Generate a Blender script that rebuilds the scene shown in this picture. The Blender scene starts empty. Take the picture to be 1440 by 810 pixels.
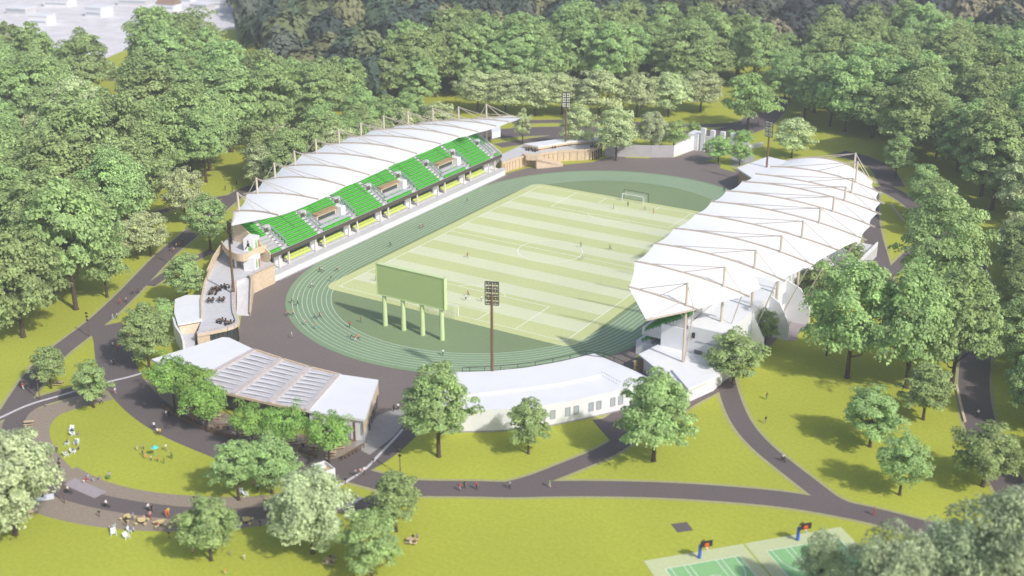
import bpy, bmesh, math, random
from mathutils import Vector, Matrix, noise
R = math.radians
sc = bpy.context.scene
COL = sc.collection
random.seed(7)

# ------------------------------------------------------------------ materials
MATS = {}
def mat(name, col, rough=0.8, var=0.0, scale=1.0, detail=4.0, var2=0.0, scale2=0.05, bump=0.0, metal=0.0, objvar=0.0, spec=0.25):
    if name in MATS: return MATS[name]
    m = bpy.data.materials.new(name); m.use_nodes = True
    nt = m.node_tree; b = nt.nodes['Principled BSDF']
    b.inputs['Roughness'].default_value = rough
    b.inputs['Metallic'].default_value = metal
    b.inputs['Specular IOR Level'].default_value = spec
    rgb = nt.nodes.new('ShaderNodeRGB'); rgb.outputs[0].default_value = (*col, 1)
    out = rgb.outputs[0]
    tc = nt.nodes.new('ShaderNodeTexCoord')
    def mul(out, fac, lo, hi):
        mr = nt.nodes.new('ShaderNodeMapRange'); mr.inputs['From Min'].default_value = .3; mr.inputs['From Max'].default_value = .7
        mr.inputs['To Min'].default_value = lo; mr.inputs['To Max'].default_value = hi
        nt.links.new(fac, mr.inputs['Value'])
        mx = nt.nodes.new('ShaderNodeMix'); mx.data_type = 'RGBA'; mx.blend_type = 'MULTIPLY'; mx.inputs['Factor'].default_value = 1
        cb = nt.nodes.new('ShaderNodeCombineColor')
        for i in range(3): nt.links.new(mr.outputs[0], cb.inputs[i])
        nt.links.new(out, mx.inputs['A']); nt.links.new(cb.outputs[0], mx.inputs['B'])
        return mx.outputs['Result']
    for v, s in ((var, scale), (var2, scale2)):
        if v:
            n = nt.nodes.new('ShaderNodeTexNoise'); n.inputs['Scale'].default_value = s; n.inputs['Detail'].default_value = detail
            nt.links.new(tc.outputs['Object'], n.inputs['Vector'])
            out = mul(out, n.outputs['Fac'], 1 - v, 1 + v)
            if bump and s == scale:
                bp = nt.nodes.new('ShaderNodeBump'); bp.inputs['Strength'].default_value = bump; bp.inputs['Distance'].default_value = .1
                nt.links.new(n.outputs['Fac'], bp.inputs['Height']); nt.links.new(bp.outputs[0], b.inputs['Normal'])
    if objvar:
        oi = nt.nodes.new('ShaderNodeObjectInfo')
        mr = nt.nodes.new('ShaderNodeMapRange'); mr.inputs['To Min'].default_value = .3; mr.inputs['To Max'].default_value = .7
        nt.links.new(oi.outputs['Random'], mr.inputs['Value'])
        out = mul(out, mr.outputs[0], 1 - objvar, 1 + objvar)
    nt.links.new(out, b.inputs['Base Color'])
    MATS[name] = m; return m

def leaf_mat(name, col, trans=.3, objvar=.16, hue=.02):
    m = bpy.data.materials.new(name); m.use_nodes = True; nt = m.node_tree
    nt.nodes.remove(nt.nodes['Principled BSDF'])
    o = nt.nodes['Material Output']
    geo = nt.nodes.new('ShaderNodeNewGeometry'); oi = nt.nodes.new('ShaderNodeObjectInfo')
    tc = nt.nodes.new('ShaderNodeTexCoord')
    n = nt.nodes.new('ShaderNodeTexNoise'); n.inputs['Scale'].default_value = .35; n.inputs['Detail'].default_value = 2
    nt.links.new(tc.outputs['Object'], n.inputs['Vector'])
    hs = nt.nodes.new('ShaderNodeHueSaturation'); hs.inputs['Color'].default_value = (*col, 1)
    def mr(src, lo, hi, a=0., b=1.):
        q = nt.nodes.new('ShaderNodeMapRange'); q.inputs['From Min'].default_value = a; q.inputs['From Max'].default_value = b
        q.inputs['To Min'].default_value = lo; q.inputs['To Max'].default_value = hi
        nt.links.new(src, q.inputs['Value']); return q.outputs[0]
    nt.links.new(mr(oi.outputs['Random'], .495 - hue, .495 + hue*.5), hs.inputs['Hue'])
    def mth(a, b):
        q = nt.nodes.new('ShaderNodeMath'); q.operation = 'MULTIPLY'; nt.links.new(a, q.inputs[0]); nt.links.new(b, q.inputs[1]); return q.outputs[0]
    v = mth(mr(oi.outputs['Random'], 1 - objvar, 1 + objvar), mr(geo.outputs['Random Per Island'], .72, 1.28))
    v = mth(v, mr(n.outputs['Fac'], .75, 1.25, .3, .7))
    nt.links.new(v, hs.inputs['Value'])
    d = nt.nodes.new('ShaderNodeBsdfDiffuse'); t = nt.nodes.new('ShaderNodeBsdfTranslucent'); mx = nt.nodes.new('ShaderNodeMixShader')
    mx.inputs[0].default_value = trans
    nt.links.new(hs.outputs[0], d.inputs[0]); nt.links.new(hs.outputs[0], t.inputs[0])
    nt.links.new(d.outputs[0], mx.inputs[1]); nt.links.new(t.outputs[0], mx.inputs[2]); nt.links.new(mx.outputs[0], o.inputs[0])
    MATS[name] = m; return m

lawn_m = mat('lawn_grass', (.385, .415, .047), .95, .10, 1.4, 6, .10, .022, .3)
verge_m = mat('worn_grass_edge', (.38, .37, .17), .95, .10, 1.2)
asphalt = mat('asphalt', (.148, .121, .118), .9, .10, 2.2, 6, .07, .05)
plaza_m = mat('plaza_asphalt', (.19, .157, .145), .9, .07, 1.5, 6, .06, .04)
gravel = mat('brown_gravel', (.31, .25, .195), .95, .14, 2.0, 6)
track_m = mat('track_green', (.225, .325, .185), .85, .05, 1.0, 4, .05, .03)
infield_m = mat('infield_green', (.212, .283, .142), .9, .05, 1.0, 4, .06, .03)
apron_m = mat('apron_grass', (.56, .60, .28), .95, .06, 1.5, 5, .04, .04)
pit_light = mat('pitch_light', (.66, .69, .46), .95, .05, 1.5, 5, .04, .05)
pit_dark = mat('pitch_dark', (.56, .60, .29), .95, .05, 1.5, 5, .04, .05)
line_m = mat('white_line_paint', (.85, .88, .80), .8, .04, 2)
white = mat('white_render', (.78, .78, .80), .6, .03, .4, 4)
whiteroof = mat('white_roof', (.79, .79, .81), .55, .025, .25, 5)
grey = mat('pale_concrete', (.58, .57, .58), .8, .06, .8, 5)
greyd = mat('grey_concrete', (.36, .35, .35), .85, .08, .8, 5)
timber = mat('pale_timber', (.66, .52, .37), .7, .10, 1.5, 4)
timberd = mat('brown_timber', (.42, .28, .16), .75, .12, 1.2)
steel_tan = mat('tan_steel', (.62, .53, .44), .5, .03, 1)
steel_brown = mat('brown_steel', (.17, .105, .06), .5, .05, 1)
dark = mat('dark_frame', (.035, .03, .028), .6)
darkfascia = mat('dark_fascia', (.10, .085, .065), .7)
glass = mat('dark_glass', (.06, .075, .07), .12, spec=.6)
paleglass = mat('pale_glass', (.42, .46, .50), .15, spec=.6)
greenseat = mat('green_seat', (.045, .33, .02), .55, .08, 1.0)
greenseat2 = mat('green_seat_lit', (.13, .62, .06), .5, .08, 1.0)  # brighter copy for seat pans: lit row stripes painted into the colour
yellowseat = mat('lime_seat', (.70, .80, .20), .55, .06, 1.0)
board_m = mat('scoreboard_green', (.48, .60, .25), .7, .02, .5)
leg_m = mat('scoreboard_leg', (.58, .70, .36), .6, .02, .5)
pergola_m = mat('pergola_sheet', (.56, .53, .54), .35, .12, .35, 5)
beam_m = mat('pergola_beam', (.56, .50, .475), .7, .10, .8)
bark = mat('bark', (.085, .06, .045), .95, .25, 2.0)
lampm = mat('lamp_lens', (.80, .80, .74), .3, spec=.6)
netm = mat('net_white', (.75, .78, .75), .9)
courtout = mat('court_surround', (.56, .60, .33), .9, .05, 1.5)
courtin = mat('court_green', (.27, .52, .22), .85, .05, 1.5)
bluem = mat('blue_pad', (.06, .12, .55), .5)
orange = mat('orange_paint', (.80, .12, .02), .5)
signgreen = mat('sign_green', (.22, .50, .10), .6)
whitewood = mat('white_paint', (.82, .86, .84), .5)
tanwood = mat('tan_plank', (.62, .46, .29), .7, .08, 2)
yellowwood = mat('yellow_plank', (.72, .58, .26), .6, .06, 2)
tealm = mat('teal_plastic', (.12, .60, .62), .4)
ruggrey = mat('grey_cloth', (.5, .47, .52), .9, .08, 3)
rubber = mat('black_rubber', (.03, .03, .03), .8)

def membrane():
    m = mat('roof_membrane_fabric', (.90, .90, .91), .5, .02, .15, 4)
    nt = m.node_tree; b = nt.nodes['Principled BSDF']; o = nt.nodes['Material Output']
    t = nt.nodes.new('ShaderNodeBsdfTranslucent'); t.inputs[0].default_value = (.8, .8, .8, 1)
    mx = nt.nodes.new('ShaderNodeMixShader'); mx.inputs[0].default_value = .06
    nt.links.new(b.outputs[0], mx.inputs[1]); nt.links.new(t.outputs[0], mx.inputs[2])
    # made clear to steep rays so the roof's sun shadow stays faint
    lw = nt.nodes.new('ShaderNodeLayerWeight'); lw.inputs['Blend'].default_value = .5
    mr = nt.nodes.new('ShaderNodeMapRange'); mr.inputs['From Min'].default_value = .435; mr.inputs['From Max'].default_value = .41
    mr.inputs['To Min'].default_value = 0; mr.inputs['To Max'].default_value = .985
    nt.links.new(lw.outputs['Facing'], mr.inputs['Value'])
    tp = nt.nodes.new('ShaderNodeBsdfTransparent'); m2 = nt.nodes.new('ShaderNodeMixShader')
    nt.links.new(mr.outputs[0], m2.inputs[0]); nt.links.new(mx.outputs[0], m2.inputs[1]); nt.links.new(tp.outputs[0], m2.inputs[2]); nt.links.new(m2.outputs[0], o.inputs[0])
    return m
memb = membrane()
memb_end = mat('roof_end_fabric', (.90, .90, .91), .5, .02, .15, 4)

# ------------------------------------------------------------------ mesh builder
class MB:
    def __init__(s): s.v = []; s.f = []; s.m = []
    def face(s, pts, mi=0):
        n = len(s.v); s.v += [tuple(p) for p in pts]; s.f.append(tuple(range(n, n + len(pts)))); s.m.append(mi); return s
    def box(s, x0, x1, y0, y1, z0, z1, mi=0):
        n = len(s.v)
        s.v += [(x0,y0,z0),(x1,y0,z0),(x1,y1,z0),(x0,y1,z0),(x0,y0,z1),(x1,y0,z1),(x1,y1,z1),(x0,y1,z1)]
        for q in ((3,2,1,0),(4,5,6,7),(0,1,5,4),(1,2,6,5),(2,3,7,6),(3,0,4,7)): s.f.append(tuple(n+i for i in q)); s.m.append(mi)
        return s
    def prism(s, poly, z0, z1, mi=0, mside=None, zs=None):
        if sum(poly[i][0]*poly[(i+1)%len(poly)][1]-poly[(i+1)%len(poly)][0]*poly[i][1] for i in range(len(poly))) < 0: poly = poly[::-1]; zs = zs[::-1] if zs else None
        k = len(poly); n = len(s.v); ms = mi if mside is None else mside
        s.v += [(p[0],p[1],z0) for p in poly] + [(p[0],p[1],zs[i] if zs else z1) for i, p in enumerate(poly)]
        s.f.append(tuple(n+i for i in range(k-1,-1,-1))); s.m.append(ms)
        s.f.append(tuple(n+k+i for i in range(k))); s.m.append(mi)
        for i in range(k):
            j = (i+1) % k; s.f.append((n+i,n+j,n+k+j,n+k+i)); s.m.append(ms)
        return s
    def beam(s, p, q, w, h=None, mi=0, up=(0,0,1)):
        p = Vector(p); q = Vector(q); d = (q-p)
        if d.length < 1e-6: return s
        d.normalize(); u = Vector(up)
        if abs(d.dot(u)) > .98: u = Vector((0,1,0))
        a = d.cross(u).normalized(); b = a.cross(d).normalized(); h = w if h is None else h
        n = len(s.v)
        for c in (p, q):
            for sa, sb in ((-1,-1),(1,-1),(1,1),(-1,1)): s.v.append(tuple(c + a*(sa*w/2) + b*(sb*h/2)))
        for f in ((0,1,2,3),(7,6,5,4),(0,4,5,1),(1,5,6,2),(2,6,7,3),(3,7,4,0)): s.f.append(tuple(n+i for i in f)); s.m.append(mi)
        return s
    def tube(s, pts, rad, n=7, mi=0, cap=True):
        pts = [Vector(p) for p in pts]; rads = rad if isinstance(rad, (list, tuple)) else [rad]*len(pts)
        base = len(s.v)
        for i, p in enumerate(pts):
            d = (pts[min(i+1, len(pts)-1)] - pts[max(i-1, 0)]).normalized()
            u = Vector((0,0,1)) if abs(d.z) < .9 else Vector((1,0,0))
            a = d.cross(u).normalized(); b = a.cross(d)
            for k in range(n):
                t = 2*math.pi*k/n; s.v.append(tuple(p + (a*math.cos(t) + b*math.sin(t))*rads[i]))
        for i in range(len(pts)-1):
            for k in range(n):
                k2 = (k+1) % n
                s.f.append((base+i*n+k, base+(i+1)*n+k, base+(i+1)*n+k2, base+i*n+k2)); s.m.append(mi)
        if cap:
            s.f.append(tuple(base+k for k in range(n))); s.m.append(mi)
            s.f.append(tuple(base+(len(pts)-1)*n+k for k in range(n-1,-1,-1))); s.m.append(mi)
        return s
    def ball(s, c, r, mi=0, n=8, sz=1.):
        rings = n//2; pts = []
        for i in range(rings+1):
            t = math.pi*i/rings; pts.append(((c[0], c[1], c[2]-r*sz*math.cos(t)), max(r*math.sin(t), r*.02)))
        return s.tube([p for p, _ in pts], [q for _, q in pts], n, mi)
    def cyl(s, c, r, h, n=10, mi=0): return s.tube([c, (c[0], c[1], c[2]+h)], r, n, mi)
    def add(s, o, M=None):
        n = len(s.v); s.v += [tuple(M @ Vector(v)) if M else v for v in o.v]
        s.f += [tuple(n+i for i in f) for f in o.f]; s.m += o.m; return s
    def mesh(s, name, mats, smooth=False):
        me = bpy.data.meshes.new(name); me.from_pydata(s.v, [], s.f)
        for m in (mats if isinstance(mats, (list, tuple)) else [mats]): me.materials.append(m)
        me.polygons.foreach_set('material_index', s.m)
        if smooth: me.polygons.foreach_set('use_smooth', [True]*len(s.f))
        me.update(); return me
    def build(s, name, mats, parent=None, smooth=False, loc=None):
        return link(name, s.mesh(name, mats, smooth), parent, loc)
def link(name, data, parent=None, loc=None, rz=0, sc_=None):
    o = bpy.data.objects.new(name, data); COL.objects.link(o)
    if parent: o.parent = parent
    if loc: o.location = loc
    if rz: o.rotation_euler.z = rz
    if sc_: o.scale = sc_
    return o
def tag(o, label=None, cat=None, group=None, kind=None):
    if label: o['label'] = label
    if cat: o['category'] = cat
    if group: o['group'] = group
    if kind: o['kind'] = kind
    return o
def empty(name, loc, label, cat, group=None, rz=0):
    o = link(name, None, None, loc, rz); o.empty_display_size = .5
    return tag(o, label, cat, group)
def copy_tree(o, loc, rz=0, scale=None, label=None, group=None):
    c = o.copy(); COL.objects.link(c); c.location = loc; c.rotation_euler.z = rz
    if scale: c.scale = scale
    if label: c['label'] = label
    if group: c['group'] = group
    for ch in list(o.children):
        d = ch.copy(); COL.objects.link(d); d.parent = c
        for gch in list(ch.children):
            e = gch.copy(); COL.objects.link(e); e.parent = d
    return c
def smoothline(pts, it=2, closed=False):
    pts = [Vector((*p[:2], 0)) for p in pts]
    for _ in range(it):
        o = []
        n = len(pts)
        rng = range(n) if closed else range(n-1)
        if not closed: o.append(pts[0])
        for i in rng:
            a, b = pts[i], pts[(i+1) % n]; o += [a*.75+b*.25, a*.25+b*.75]
        if not closed: o.append(pts[-1])
        pts = o
    return [(p.x, p.y) for p in pts]
def ribbon(mb, pts, w, z, mi=0, it=2):
    ws = w if isinstance(w, (list, tuple)) else None
    P = smoothline(pts, it) if it else pts
    n = len(P); L = []
    for i, p in enumerate(P):
        a = Vector(P[max(i-1,0)]); b = Vector(P[min(i+1,n-1)]); d = (b-a).normalized(); nn = Vector((-d.y, d.x))
        ww = w if ws is None else ws[0] + (ws[1]-ws[0])*i/(n-1)
        q = Vector(p); L.append((q+nn*ww/2, q-nn*ww/2))
    for i in range(n-1):
        a, b = L[i]; c, d = L[i+1]
        mb.face([(b.x,b.y,z),(d.x,d.y,z),(c.x,c.y,z),(a.x,a.y,z)], mi)
    return mb
def sheet(mb, poly, z, mi=0):
    if sum(poly[i][0]*poly[(i+1)%len(poly)][1]-poly[(i+1)%len(poly)][0]*poly[i][1] for i in range(len(poly))) < 0: poly = poly[::-1]
    return mb.face([(p[0], p[1], z) for p in poly], mi)
CY = 36.2
def oval(r, n=40, cy=CY):
    o = []
    for i in range(n+1): t = math.pi*i/n; o.append((r*math.cos(t), cy + r*math.sin(t)))
    for i in range(n+1): t = math.pi + math.pi*i/n; o.append((r*math.cos(t), -cy + r*math.sin(t)))
    return o
def oval_ring(mb, r0, r1, z, mi=0, n=48):
    a, b = oval(r0, n), oval(r1, n); k = len(a)
    for i in range(k):
        j = (i+1) % k
        mb.face([(*a[i], z), (*b[i], z), (*b[j], z), (*a[j], z)], mi)
def struct(o): o['kind'] = 'structure'; return o

# ------------------------------------------------------------------ ground
mb = MB(); N = 40
for i in range(N):
    for j in range(N):
        x0, x1 = -1500+3000*i/N, -1500+3000*(i+1)/N; y0, y1 = -800+3000*j/N, -800+3000*(j+1)/N
        mb.face([(x0,y0,0),(x1,y0,0),(x1,y1,0),(x0,y1,0)])
struct(mb.build('lawn', lawn_m))

# stadium plaza
plaza_poly = [(-52.12, -57.57), (-53.41, -65.0), (-43.35, -79.2), (-27.21, -99.16), (-21.91, -104.89), (3.57, -106.01), (23.67, -108.93), (24.62, -106.53), (25.01, -96.87), (28.29, -90.93), (46.62, -73.69), (62.14, -70.29), (63.1, -61.57), (69.57, -49.08)] + [(52,-52),(52,52)] + [(25.16, 94.67), (15.26, 104.39), (11.43, 106.15), (2.74, 115.65), (-8.38, 125.65), (-10.56, 108.6), (-30.39, 97.56), (-32.77, 87.47), (-48.49, 69.48), (-51.7, 57.4)] + [(-50.5,58.5),(-50.5,-57.5)]
struct(sheet(MB(), [(70.58, -30.06), (70.23, -12.54), (68.41, 0.08), (72.16, 1.24), (75.48, -6.66), (75.85, -17.93), (76.34, -28.95), (74.96, -36.82)], .034).build('service_yard', plaza_m))
struct(sheet(MB(), plaza_poly, .02).build('plaza', plaza_m))
mb = MB()
for q in [[(3.74, 125.11), (10.3, 129.12), (15.28, 119.01), (11.85, 106.4)]]: sheet(mb, q, .026)
struct(mb.build('service_road', greyd))
mb = MB()
for q in [[(-26.92, 100.78), (-16.97, 106.87), (-17.95, 101.9), (-25.24, 98.53)], [(0.33, 109.86), (3.17, 115.92), (11.43, 106.15), (15.4, 101.45), (8.07, 104.09), (6.78, 108.5)]]: sheet(mb, q, .03)
struct(mb.build('grass_strip', lawn_m))

mb = MB(); sheet(mb, oval(38.4), .035); struct(mb.build('infield', infield_m))
mb = MB(); oval_ring(mb, 38.4, 50.2, .045); struct(mb.build('running_track', track_m))
mb = MB()
for k in range(9): oval_ring(mb, 38.7+k*1.22-.06, 38.7+k*1.22+.06, .06)
struct(mb.build('track_lane_lines', mat('lane_paint', (.68,.74,.62), .85, .05, 1)))
def rrect(x, y, r, n=6):
    o = []
    for cx, cy, a in ((x-r,y-r,0),(-x+r,y-r,90),(-x+r,-y+r,180),(x-r,-y+r,270)):
        for i in range(n+1): t = R(a+90*i/n); o.append((cx+r*math.cos(t), cy+r*math.sin(t)))
    return o
struct(sheet(MB(), rrect(37.2, 55.2, 3.5), .055).build('pitch_apron', apron_m))
mb = MB(); s = 105/17
for k in range(17):
    y = -52.5+k*s; mb.face([(-34,y,.07),(34,y,.07),(34,y+s,.07),(-34,y+s,.07)], k % 2)
struct(mb.build('football_pitch', [pit_dark, pit_light]))
mb = MB(); LW = .2; z = .085
def ln(x0, y0, x1, y1):
    mb.face([(min(x0,x1)-LW/2,min(y0,y1)-LW/2,z),(max(x0,x1)+LW/2,min(y0,y1)-LW/2,z),(max(x0,x1)+LW/2,max(y0,y1)+LW/2,z),(min(x0,x1)-LW/2,max(y0,y1)+LW/2,z)])
def arc(cx, cy, r, a0, a1, n=40, zz=.09):
    for i in range(n):
        t0, t1 = R(a0+(a1-a0)*i/n), R(a0+(a1-a0)*(i+1)/n)
        mb.face([(cx+(r-LW/2)*math.cos(t0),cy+(r-LW/2)*math.sin(t0),zz),(cx+(r+LW/2)*math.cos(t0),cy+(r+LW/2)*math.sin(t0),zz),(cx+(r+LW/2)*math.cos(t1),cy+(r+LW/2)*math.sin(t1),zz),(cx+(r-LW/2)*math.cos(t1),cy+(r-LW/2)*math.sin(t1),zz)])
for sx in (-1,1): ln(sx*34,-52.3,sx*34,52.3)
z = .088
for sy in (-1,1):
    ln(-34,sy*52.5,34,sy*52.5)
    for w, d in ((20.16,16.5),(9.16,5.5)):
        z = .085; ln(-w,sy*(52.3),-w,sy*(52.5-d+.2)); ln(w,sy*52.3,w,sy*(52.5-d+.2)); z = .088; ln(-w,sy*(52.5-d),w,sy*(52.5-d))
    a = math.degrees(math.acos(5.5/9.15)); c = -90*sy
    arc(0, sy*41.5, 9.15, c-a, c+a, 20); arc(0, sy*41.5, .3, 0, 360, 10)
    for sx in (-1,1):
        a0 = {(-1,-1):0,(1,-1):90,(1,1):180,(-1,1):270}[(sx,sy)]; arc(sx*34, sy*52.5, 1, a0, a0+90, 8)
ln(-34,0,34,0); arc(0,0,9.15,0,360,64)
struct(mb.build('pitch_lines', line_m))

# paths -------------------------------------------------------------
PATHS = [
 ([(141.71, -89.32), (127.55, -90.61), (118.64, -90.82), (110.65, -92.02), (101.3, -94.23), (85.7, -100.77), (74.04, -106.98), (64.97, -112.51), (58.44, -117.09), (51.37, -120.8), (44.57, -124.94), (39.58, -127.08), (31.8, -127.82), (25.33, -128.31)], 5.6),
 ([(56.04, -118.25), (44.71, -125.15), (41.24, -129.36), (38.72, -134.7), (34.1, -139.23), (30.0, -142.3), (25.15, -146.39), (20.5, -150.62), (13.28, -154.46), (6.49, -157.19), (-2.32, -159.7), (-10.45, -160.86), (-15.96, -160.62), (-25.86, -157.91), (-35.04, -153.54), (-42.05, -149.0), (-46.61, -143.23), (-46.31, -137.62), (-43.84, -132.13), (-41.43, -127.4), (-38.67, -124.88)], 4.3),
 ([(-48.3, -157.1), (-48.46, -148.5), (-47.82, -142.44), (-45.84, -136.14), (-43.91, -130.13), (-41.42, -122.38)], 4.6),
 ([(-48.17, -143.42), (-52.78, -137.17), (-60.25, -126.08), (-64.37, -117.18), (-68.68, -103.59), (-75.8, -87.96), (-82.22, -75.34), (-91.15, -58.11), (-97.21, -42.58), (-105.47, -24.21), (-113.01, -5.63), (-113.59, 4.11)], 5.4),
 ([(-66.42, -102.72), (-60.82, -105.35), (-51.89, -112.83), (-45.41, -117.91), (-35.74, -123.93), (-23.42, -129.09), (-12.54, -131.73), (-1.87, -132.63), (6.96, -133.0), (16.09, -132.02), (22.77, -130.5), (26.5, -127.6), (28.04, -121.8), (27.64, -114.3), (26.12, -105.62), (22.76, -96.28)], 8.4),
 ([(56.6, -117.91), (60.26, -112.34), (63.4, -104.15), (66.67, -95.6), (67.78, -88.44), (69.82, -76.01), (71.54, -65.35), (73.79, -57.12), (73.71, -50.02)], 4.2),
 ([(72.74, -49.32), (78.69, -60.2), (84.91, -69.77), (91.34, -76.5), (98.02, -81.43), (105.47, -86.62), (111.6, -90.86), (118.82, -90.99)], 4.2),
 ([(141.47, -75.51), (133.21, -59.33), (126.26, -42.71), (121.55, -25.92), (118.09, -5.85), (113.42, 21.96), (106.15, 47.23), (95.57, 75.24), (81.48, 90.09), (72.88, 101.83), (62.12, 111.6)], 6.5),
 ([(59.12, 109.76), (66.87, 81.16), (73.46, 61.72), (82.44, 39.22), (87.69, 23.56), (95.95, 5.84)], 5.5),
 ([(86.63, 25.95), (87.23, 38.89), (87.56, 54.52), (90.22, 71.97)], 3.5),
 ([(-97.92, 61.75), (-93.15, 81.93), (-82.32, 104.39), (-61.34, 122.29), (-36.19, 132.65), (-13.32, 140.47), (-3.57, 158.96), (-5.55, 187.22), (-14.29, 219.03)], 13),
 ([(-86.28, 121.33), (-68.34, 135.0), (-42.44, 145.54), (-16.96, 155.91), (-5.31, 170.94)], 5),
 ([(-72.55, 88.67), (-63.77, 104.71), (-57.73, 115.73), (-51.53, 127.03)], 6),
 ([(37.29, 144.53), (45.81, 142.02), (55.64, 134.23), (65.12, 113.43)], 8),
 ([(-121.97, -51.69), (-122.85, -39.71), (-120.09, -30.68), (-118.83, -19.76), (-112.54, -7.13)], 3.2),
 ([(-76.74, -78.05), (-79.3, -69.2), (-81.19, -62.04), (-81.82, -48.97)], 3.0),
 ([(61.69, -87.55), (64.71, -83.91), (64.26, -72.93), (63.19, -63.58)], 9),
]
vb, pb = MB(), MB()
for i, (pts, w) in enumerate(PATHS):
    if i not in (1, 4): ribbon(vb, pts, w+1.5, .012+i*.0006)
    ribbon(pb, pts, w, .026+i*.0011)
struct(vb.build('grass_verge', verge_m)); struct(pb.build('footpath', asphalt))
mb = MB()
ribbon(mb, [(29.53, -141.73), (24.5, -145.65), (20.0, -150.09), (13.11, -154.29), (6.85, -157.54), (-1.56, -160.39), (-9.64, -161.55), (-18.07, -161.0)], [9,15.5], .006)
ribbon(mb, [(28.89, -140.97), (24.5, -145.65), (20.33, -150.44), (13.63, -154.81), (6.85, -157.54), (-2.13, -159.87), (-10.85, -160.51), (-18.0, -159.41), (-27.56, -155.69), (-35.42, -151.36), (-40.6, -146.3), (-43.07, -140.31), (-41.4, -134.23), (-38.1, -127.4)], 9.5, .0085)
ribbon(mb, [(-35.5, -119.62), (-24.83, -125.31), (-12.62, -129.24), (-4.18, -130.21), (4.59, -130.41), (13.87, -129.45), (19.71, -127.86), (23.9, -124.33), (25.44, -117.7)], 11, .01)
ribbon(mb, [(-51.69, -151.22), (-48.18, -146.09), (-42.17, -149.08), (-33.47, -157.65)], 6, .007)
struct(mb.build('gravel_border', gravel))
struct(ribbon(MB(), [(-15.8, -127.47), (-6.34, -127.95), (2.36, -127.97), (11.6, -126.81), (17.71, -125.45), (22.96, -120.9)], 12, .019).build('cafe_terrace', gravel))
mb = MB(); sheet(mb, [(-14.24, -159.27), (-14.61, -156.42), (-5.42, -156.9), (-5.56, -159.64)], .05); struct(mb.build('stone_pad', mat('stone_pad', (.38,.33,.34), .9, .06, 1)))
mb = MB(); sheet(mb, [(88.58, -112.45), (90.78, -110.29), (92.88, -112.27), (90.81, -114.33)], .03); struct(mb.build('asphalt_patch', asphalt))
mb = MB(); sheet(mb, smoothline([(76.02, -21.84), (74.8, -16.53), (76.27, -12.53), (78.95, -10.89), (80.56, -15.05), (79.22, -18.89), (80.65, -22.95), (79.06, -25.37)], 2, True), .03); struct(mb.build('paved_pad', mat('paved_pad', (.32,.27,.28), .9, .06, 1)))
sheet(mb := MB(), [(22.91, -119.24), (18.95, -106.28), (19.88, -103.07), (23.46, -98.58), (27.21, -111.07), (27.78, -120.31)], .05); struct(mb.build('entry_paving', mat('entry_paving', (.36,.34,.325), .85, .08, .8)))

# kerbs / low edge walls
def kerb(pts, w, h, label, name='kerb', m=grey):
    P = smoothline(pts, 2); mb = MB()
    for i in range(len(P)-1): mb.beam((*P[i], h/2), (*P[i+1], h/2), w, h)
    return tag(mb.build(name, m), label, 'kerb')
kerb([(-47.49, -152.68), (-47.2, -147.74), (-47.25, -140.54), (-45.08, -134.89), (-43.63, -130.37), (-40.98, -123.38), (-39.28, -120.23), (-38.11, -116.51)], .5, .14, 'white kerb arc along the path from the left edge of the lawn')
kerb([(29.76, -134.87), (30.32, -130.27), (30.57, -125.11), (29.32, -119.37), (27.7, -110.77), (27.01, -108.34)], .5, .14, 'white kerb running up beside the road to the large front tree')
kerb([(35.57, -138.62), (36.01, -136.06), (36.17, -133.93)], .7, .14, 'short white kerb piece in the shade beside the pale tree')
kerb([(118.73, -28.88), (121.86, -38.57), (124.28, -45.4)], .5, .4, 'thin pale timber edge beside the road at the right of the lawn', 'road_edging', timber)
kerb([(70.27, 93.3), (75.31, 83.86), (78.47, 78.58)], .5, .4, 'thin pale timber edge of the road behind the right stand roof', 'road_edging', timber)

# ------------------------------------------------------------------ courts
def court(p00, p10, u_label):
    a = Vector(p00); b = Vector(p10); ux = (b-a).normalized(); uy = Vector((ux.y, -ux.x))
    return a, ux, uy
A0 = Vector((89.51, -125.39)); A1 = Vector((101.88, -111.53)); B1 = Vector((114.68, -97.64))
ux = (B1-A0).normalized(); uy = Vector((ux.y, -ux.x)); W = (A1-A0).dot(ux); W2 = (B1-A0).dot(ux)
def cp(u, v, z): p = A0+ux*u+uy*v; return (p.x, p.y, z)
def crect(mb, u0, u1, v0, v1, z): mb.face([cp(u0,v1,z),cp(u1,v1,z),cp(u1,v0,z),cp(u0,v0,z)])
def cline(mb, pts, z, w=.12, closed=False):
    P = pts+[pts[0]] if closed else pts
    for i in range(len(P)-1):
        a, b = Vector(P[i]), Vector(P[i+1]); d = (b-a).normalized(); n = Vector((-d.y, d.x))*w/2
        q = [a+n-d*w/2, b+n+d*w/2, b-n+d*w/2, a-n-d*w/2]
        q = [cp(t.x,t.y,z+.0005*(i%3)) for t in q]; mb.face(q[::-1] if True else q)
so, si, sl = MB(), MB(), MB()
sheets = [(0, W-.15), (W+.15, W2)]
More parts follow.
